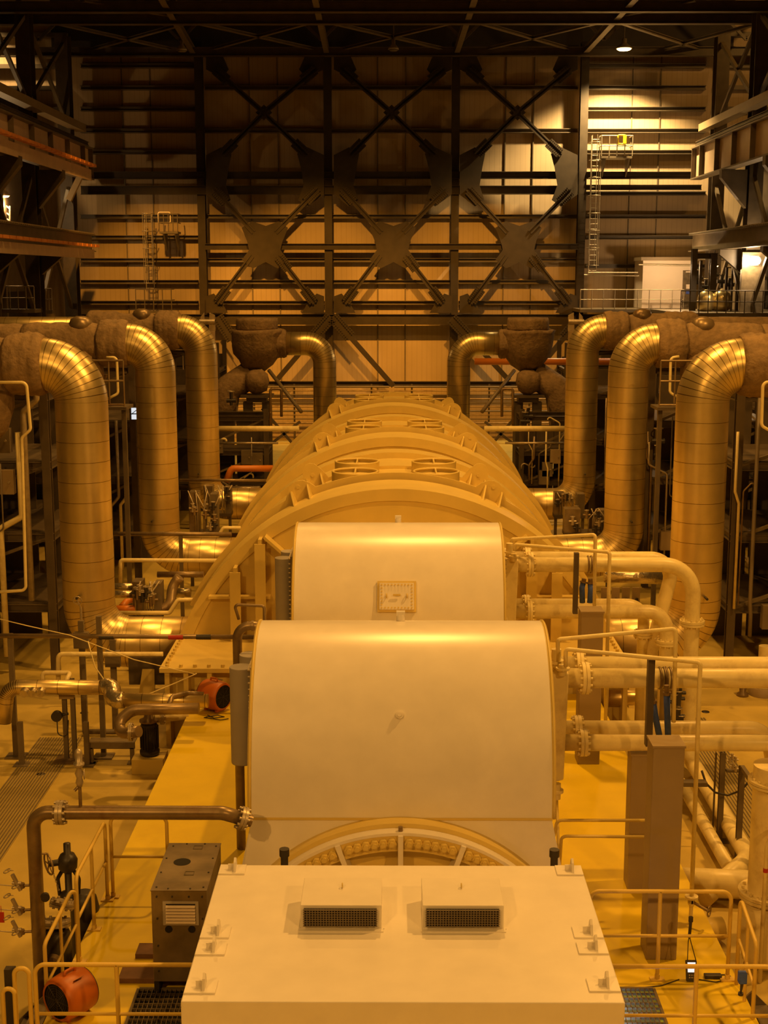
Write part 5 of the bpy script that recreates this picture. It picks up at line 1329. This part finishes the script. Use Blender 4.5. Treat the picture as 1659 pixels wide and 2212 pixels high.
handrail('front handrail on the plinth at lower left before the big blower', [(-4.0, yr, 0), (-2.05, yr, 0)], posts=[(-3.08, yr, 0)], drop=(True, False))
handrail('handrail on the plinth at right before the tall grey column', [(2.5, 15.7, 0), (4.27, 15.7, 0)], posts=[(3.38, 15.7, 0)], drop=(True, True))
handrail('handrail along the left plinth edge behind the big blower', [(-4.06, 16.1, 0), (-4.06, 17.85, 0)], posts=[(-4.06, 16.98, 0)])
handrail('low handrail behind the cabinet, below the brown pipe', [(-4.0, 17.95, 0), (-3.2, 17.95, 0)], posts=[], h=1.24)
def stairrail(lab, a, b, c, mid):
    t = thing('stair_handrail', lab, 'railing', V(c))
    MB().pipe([V((a.x, a.y, 0)), a, b, V((b.x, b.y, ZF))], .026, .1, n=10).build('top_rail', M['rail'], t)
    a2 = a - V((0, 0, .55)); b2 = b - V((0, 0, .55)); MB().cyl(a2, b2, .02, n=8).build('mid_rail', M['rail'], t)
    m_ = a.lerp(b, .5); MB().cyl(m_, V((m_.x, m_.y, ZF if mid else 0)), .022, n=8).build('post', M['rail'], t)
stairrail('sloping stair handrail going down in front of the gate valve', PY(162, 1908, 15.9), PY(96, 2040, 15.2), PZ(165, 2090, 0), True)
stairrail('sloping stair handrail at the lower right edge', V((4.36, 15.6, 1.17)), PY(1634, 2040, 14.8), V((4.3, 15.6, 0)), True)
for k, (x0, x1, yt) in enumerate(((30, 62, 2092), (5, 31, 2136))):
    a = PY(x0, yt, 13.9 - .1 * k); b = PY(x1, yt, 13.9 - .1 * k)
    t = tag(MB().pipe([V((a.x, a.y, ZF)), a, b, V((b.x, b.y, ZF))], .026, .075, n=10).build('rail_loop', M['rail'], None), 'rounded stair rail loop in the lower left corner, %s' % ('taller one' if not k else 'lower one at the edge'), 'railing')
# stair treads on the left
for s, sd, xs in ((-1, 'left', -4.2), (1, 'right', 4.45)):
    t = thing('steps', 'short steel steps down from the plinth on the %s' % sd, 'steps', (xs, 14.9, ZF))
    for k in range(5):
        x = xs + s * (.05 + k * .16)
        MB().bb(x, x + s * .2, 14.4, 15.4, -.2 - k * .2, -.17 - k * .2).build('tread', M['steel2'], t)
    MB().bar((xs, 14.4, -.05), (xs + s * .9, 14.4, ZF + .08), .03, .18).bar((xs, 15.42, -.05), (xs + s * .9, 15.42, ZF + .08), .03, .18).build('stringer', M['steel2'], t)
q = PY(20, 2120, 15)
tag(MB().bb(q.x - .06, q.x + .06, 15, 15.1, ZF, q.z + .15).build('corner_post', M['black'], None), 'thin dark post in the lower left corner behind the rail loops', 'post')
q = PZ(75, 2200, ZF)
tag(MB().bb(-4.75, -4.25, 14.5, 14.55, ZF, ZF + 1.0).build('sheet_shield', M['steel'], None), 'dark steel sheet standing behind the lower left handrail', 'panel')

# ================================================================== RIGHT FOREGROUND
p = PZ(1497, 2128, 0); zs = 0
t = thing('handheld_meter', 'black handheld meter with a lit screen propped on the plinth behind the right handrail', 'meter', (p.x, p.y + .1, 0))
R_ = Matrix.Rotation(-.35, 3, 'X')
c = V((p.x, p.y + .12, .13))
MB().box(c, (.14, .05, .26), R_).build('meter_body', M['black'], t, bevel=.012)
MB().box(c + R_ @ V((0, -.027, .045)), (.10, .006, .12), R_).build('screen', M['screen'], t)
mb = MB()
for i in range(3):
    for j in range(2): mb.box(c + R_ @ V((-.03 + i * .03, -.027, -.05 - j * .03)), (.018, .006, .014), R_)
mb.build('keys', M['galv'], t)
MB().sweep([c + V((-.05, .02, .12)), c + V((-.03, .1, .35)), c + V((-.02, .1, .42))], .006, n=6).sweep([c + V((.06, .02, .12)), c + V((.0, .1, .35)), c + V((-.02, .1, .42))], .006, n=6).build('strap', M['black'], t)
MB().cyl(c + V((-.02, .1, .4)), c + V((-.01, .1, .62)), .02, n=10).cyl(c + V((-.01, .1, .62)), c + V((-.01, .1, .68)), .03, n=12).build('antenna', M['black'], t)
tag(MB().pipe([c + V((-.15, 0, -.12)), c + V((-.4, -.15, -.12)), c + V((-.9, -.25, -.12)), c + V((-1.3, -.5, -.12))], .007, .2, n=6).build('meter_cable', M['black'], None), 'thin cable trailing left from the handheld meter', 'cable')
tag(MB().bb(c.x + .18, c.x + .4, c.y + .02, c.y + .1, 0, .05).build('charger_block', M['black'], None, bevel=.01), 'small black block lying right of the handheld meter', 'block')
tag(MB().sweep([V((c.x + .1, c.y, .01)), V((c.x + .3, c.y - .06, .01)), V((c.x + .55, c.y + .02, .01)), V((c.x + .5, c.y + .12, .01)), V((c.x + .25, c.y + .12, .01))], .007, n=6).build('looped_cable', M['black'], None), 'looped thin cable right of the handheld meter', 'cable')
q = PY(1604, 2105, yr)
t = thing('spring_clamp', 'dark blue clamp gripping the lower right handrail', 'clamp', q)
MB().bb(q.x - .045, q.x + .045, yr - .04, yr + .04, q.z - .1, q.z + .03).build('jaw', M['blue'], t, bevel=.008)
MB().cyl(q + V((0, 0, -.1)), q + V((-.01, 0, -.22)), .02, .012, n=10).cyl(q + V((-.01, 0, -.22)), q + V((-.01, 0, -.25)), .03, n=10).build('clamp_screw', M['black'], t)
# valve at the foot of the thin vent pipe
q = PY(1494, 1935, 17.2)
t = thing('floor_valve', 'small valve with a brown handwheel at the foot of the thin cream pipe', 'valve', (q.x, 17.2, 0))
MB().cyl((q.x, 17.2, 0), (q.x, 17.2, q.z), .028, n=10).cyl((q.x, 17.2, q.z - .03), (q.x, 17.2, q.z), .09, n=20).cyl((q.x, 17.2, q.z - .05), (q.x, 17.2, q.z - .1), .05, n=14).lathe((q.x, 17.2, 0), [(.028, .25), (.05, .3), (.05, .36), (.028, .4)], 14).build('valve_body', M['pipepaint'], t)
mb = MB().torus((q.x + .2, 17.0, .28), (.8, -.5, 0), .07, .01, 18, 6).cyl((q.x, 17.2, .33), (q.x + .2, 17.0, .28), .022, n=8); mb.build('handwheel', M['rust'], t)
# tall flanged vessel at the right edge
vx, vy = 5.42, 18.0
t = thing('flanged_vessel', 'cream upright pipe vessel with a wide flange at the right edge', 'vessel', (vx, vy, ZF))
MB().lathe((vx, vy, 0), [(.2, ZF), (.32, ZF + .1), (.38, ZF + .35), (.38, ZF + .8), (.33, ZF + 1.0)], 34).build('lower_shell', M['pipepaint'], t)
MB().flange((vx, vy, .06), (0, 0, 1), .42, .05, 16, .022, n=34).build('flange', M['pipepaint'], t)
MB().cyl((vx, vy, 0), (vx, vy, 2.0), .29, n=34).build('upper_shell', M['pipepaint'], t)
MB().flange((vx, vy, 1.75), (0, 0, 1), .36, .04, 16, .02, n=34).build('flange', M['pipepaint'], t)
MB().pipe([(vx - .2, vy - .5, ZF), (vx - .2, vy - .5, 1.0), (vx - .1, vy - .5, 1.25), (vx + .3, vy - .5, 1.4)], .032, .15, n=10).build('side_tube', M['pipepaint'], t)
MB().cyl((vx - .2, vy - .5, .62), (vx - .2, vy - .5, .68), .036, n=10).build('red_band', M['red'], t)
# frame stands with hose behind
def hstand(lab, px, py, y, h, w=.09):
    p = PY(px, py, y); return tag(MB().ibeam((p.x, y, ZF), (p.x, y, p.z), w, w, .015, up=(0, 1, 0)).bb(p.x - .15, p.x + .15, y - .1, y + .1, ZF, ZF + .02).build('stand_post', M['steel2'], None), lab, 'post')
hstand('dark steel post with valves behind the slanting cream pipe at right', 1562, 1625, 22.3, 0)
hstand('thinner dark steel post left of the valve post at right', 1547, 1625, 22.6, 0, .03)
hstand('dark steel post of the bent frame at right', 1603, 1655, 21.4, 0)
a = PY(1603, 1657, 21.4); b = PY(1636, 1705, 20.6)
tag(MB().bar(a, b, .07, .07).bar(b, V((b.x, 20.6, ZF)), .09, .09).build('angle_stand', M['steel2'], None), 'slanted steel frame with a rear leg near the right edge', 'frame')
tag(MB().sweep([PY(1516, 1665, 22.0), PY(1525, 1692, 22.0), PY(1545, 1712, 22.0), PY(1572, 1718, 22.0), PY(1600, 1708, 21.9), PY(1618, 1688, 21.8)], .02, n=8).build('black_hose', M['black'], None), 'black hose hanging in a loop behind the slanting cream pipes', 'hose')
p = PY(1583, 1655, 22.2)
t = thing('instrument_cluster', 'shiny cluster of small valves between the two steel posts at right', 'valve', p)
for dx, dz in ((-.06, .1), (0, 0), (.05, -.05), (-.02, .18), (.04, .12)):
    MB().cyl(p + V((dx, 0, dz - .05)), p + V((dx, 0, dz + .05)), .025, n=8).cyl(p + V((dx - .05, 0, dz)), p + V((dx + .05, 0, dz)), .018, n=8).build('valve_body', M['galv'], t)
MB().bb(p.x - .1, p.x + .1, 22.2, 22.3, p.z - .12, p.z - .08).build('shelf', M['steel2'], t)
p = PZ(1604, 1503, ZF)
t = thing('floor_fitting', 'small dark floor fitting beyond the thick cream pipes at right', 'fitting', p)
MB().lathe(p, [(.14, 0), (.14, .06), (.08, .1), (.09, .3), (.07, .45)], 16).build('body', M['rust'], t)
p = PZ(1648, 1500, ZF)
t = thing('floor_sleeve', 'round floor collar with an upright pipe at the right edge', 'pipe', p)
MB().lathe(p, [(.34, 0), (.34, .2), (.3, .22), (.3, .05)], 26, cap=False).build('collar', M['greycol'], t)
MB().cyl(p, p + V((0, 0, 1.2)), .15, n=20).build('pipe_body', M['pipepaint'], t)
a = PY(1527, 1693, 18.6)
tag(MB().bb(a.x - .35, a.x - .0, 18.55, 18.7, a.z - .03, a.z + .03).build('pipe_bracket', M['steel2'], None), 'short dark bracket from the grey column holding the thin cream pipe', 'bracket')
# stains, small dark drain cover on the floor
for px, py, lab in ((88, 1673, 'small dark drain cover on the left floor'), (1524, 1538, 'small dark floor plug beyond the right pipes'), (182, 1540, 'small round dark cover on the left floor by the silver pipe')):
    p = PZ(px, py, ZF); tag(MB().lathe(p + V((0, 0, .0)), [(.09, 0), (.09, .012), (.02, .014)], 16).build('drain_cover', M['black'], None), lab, 'cover')
for _o in list(COL.objects):
    if '_base' in _o: del _o['_base']
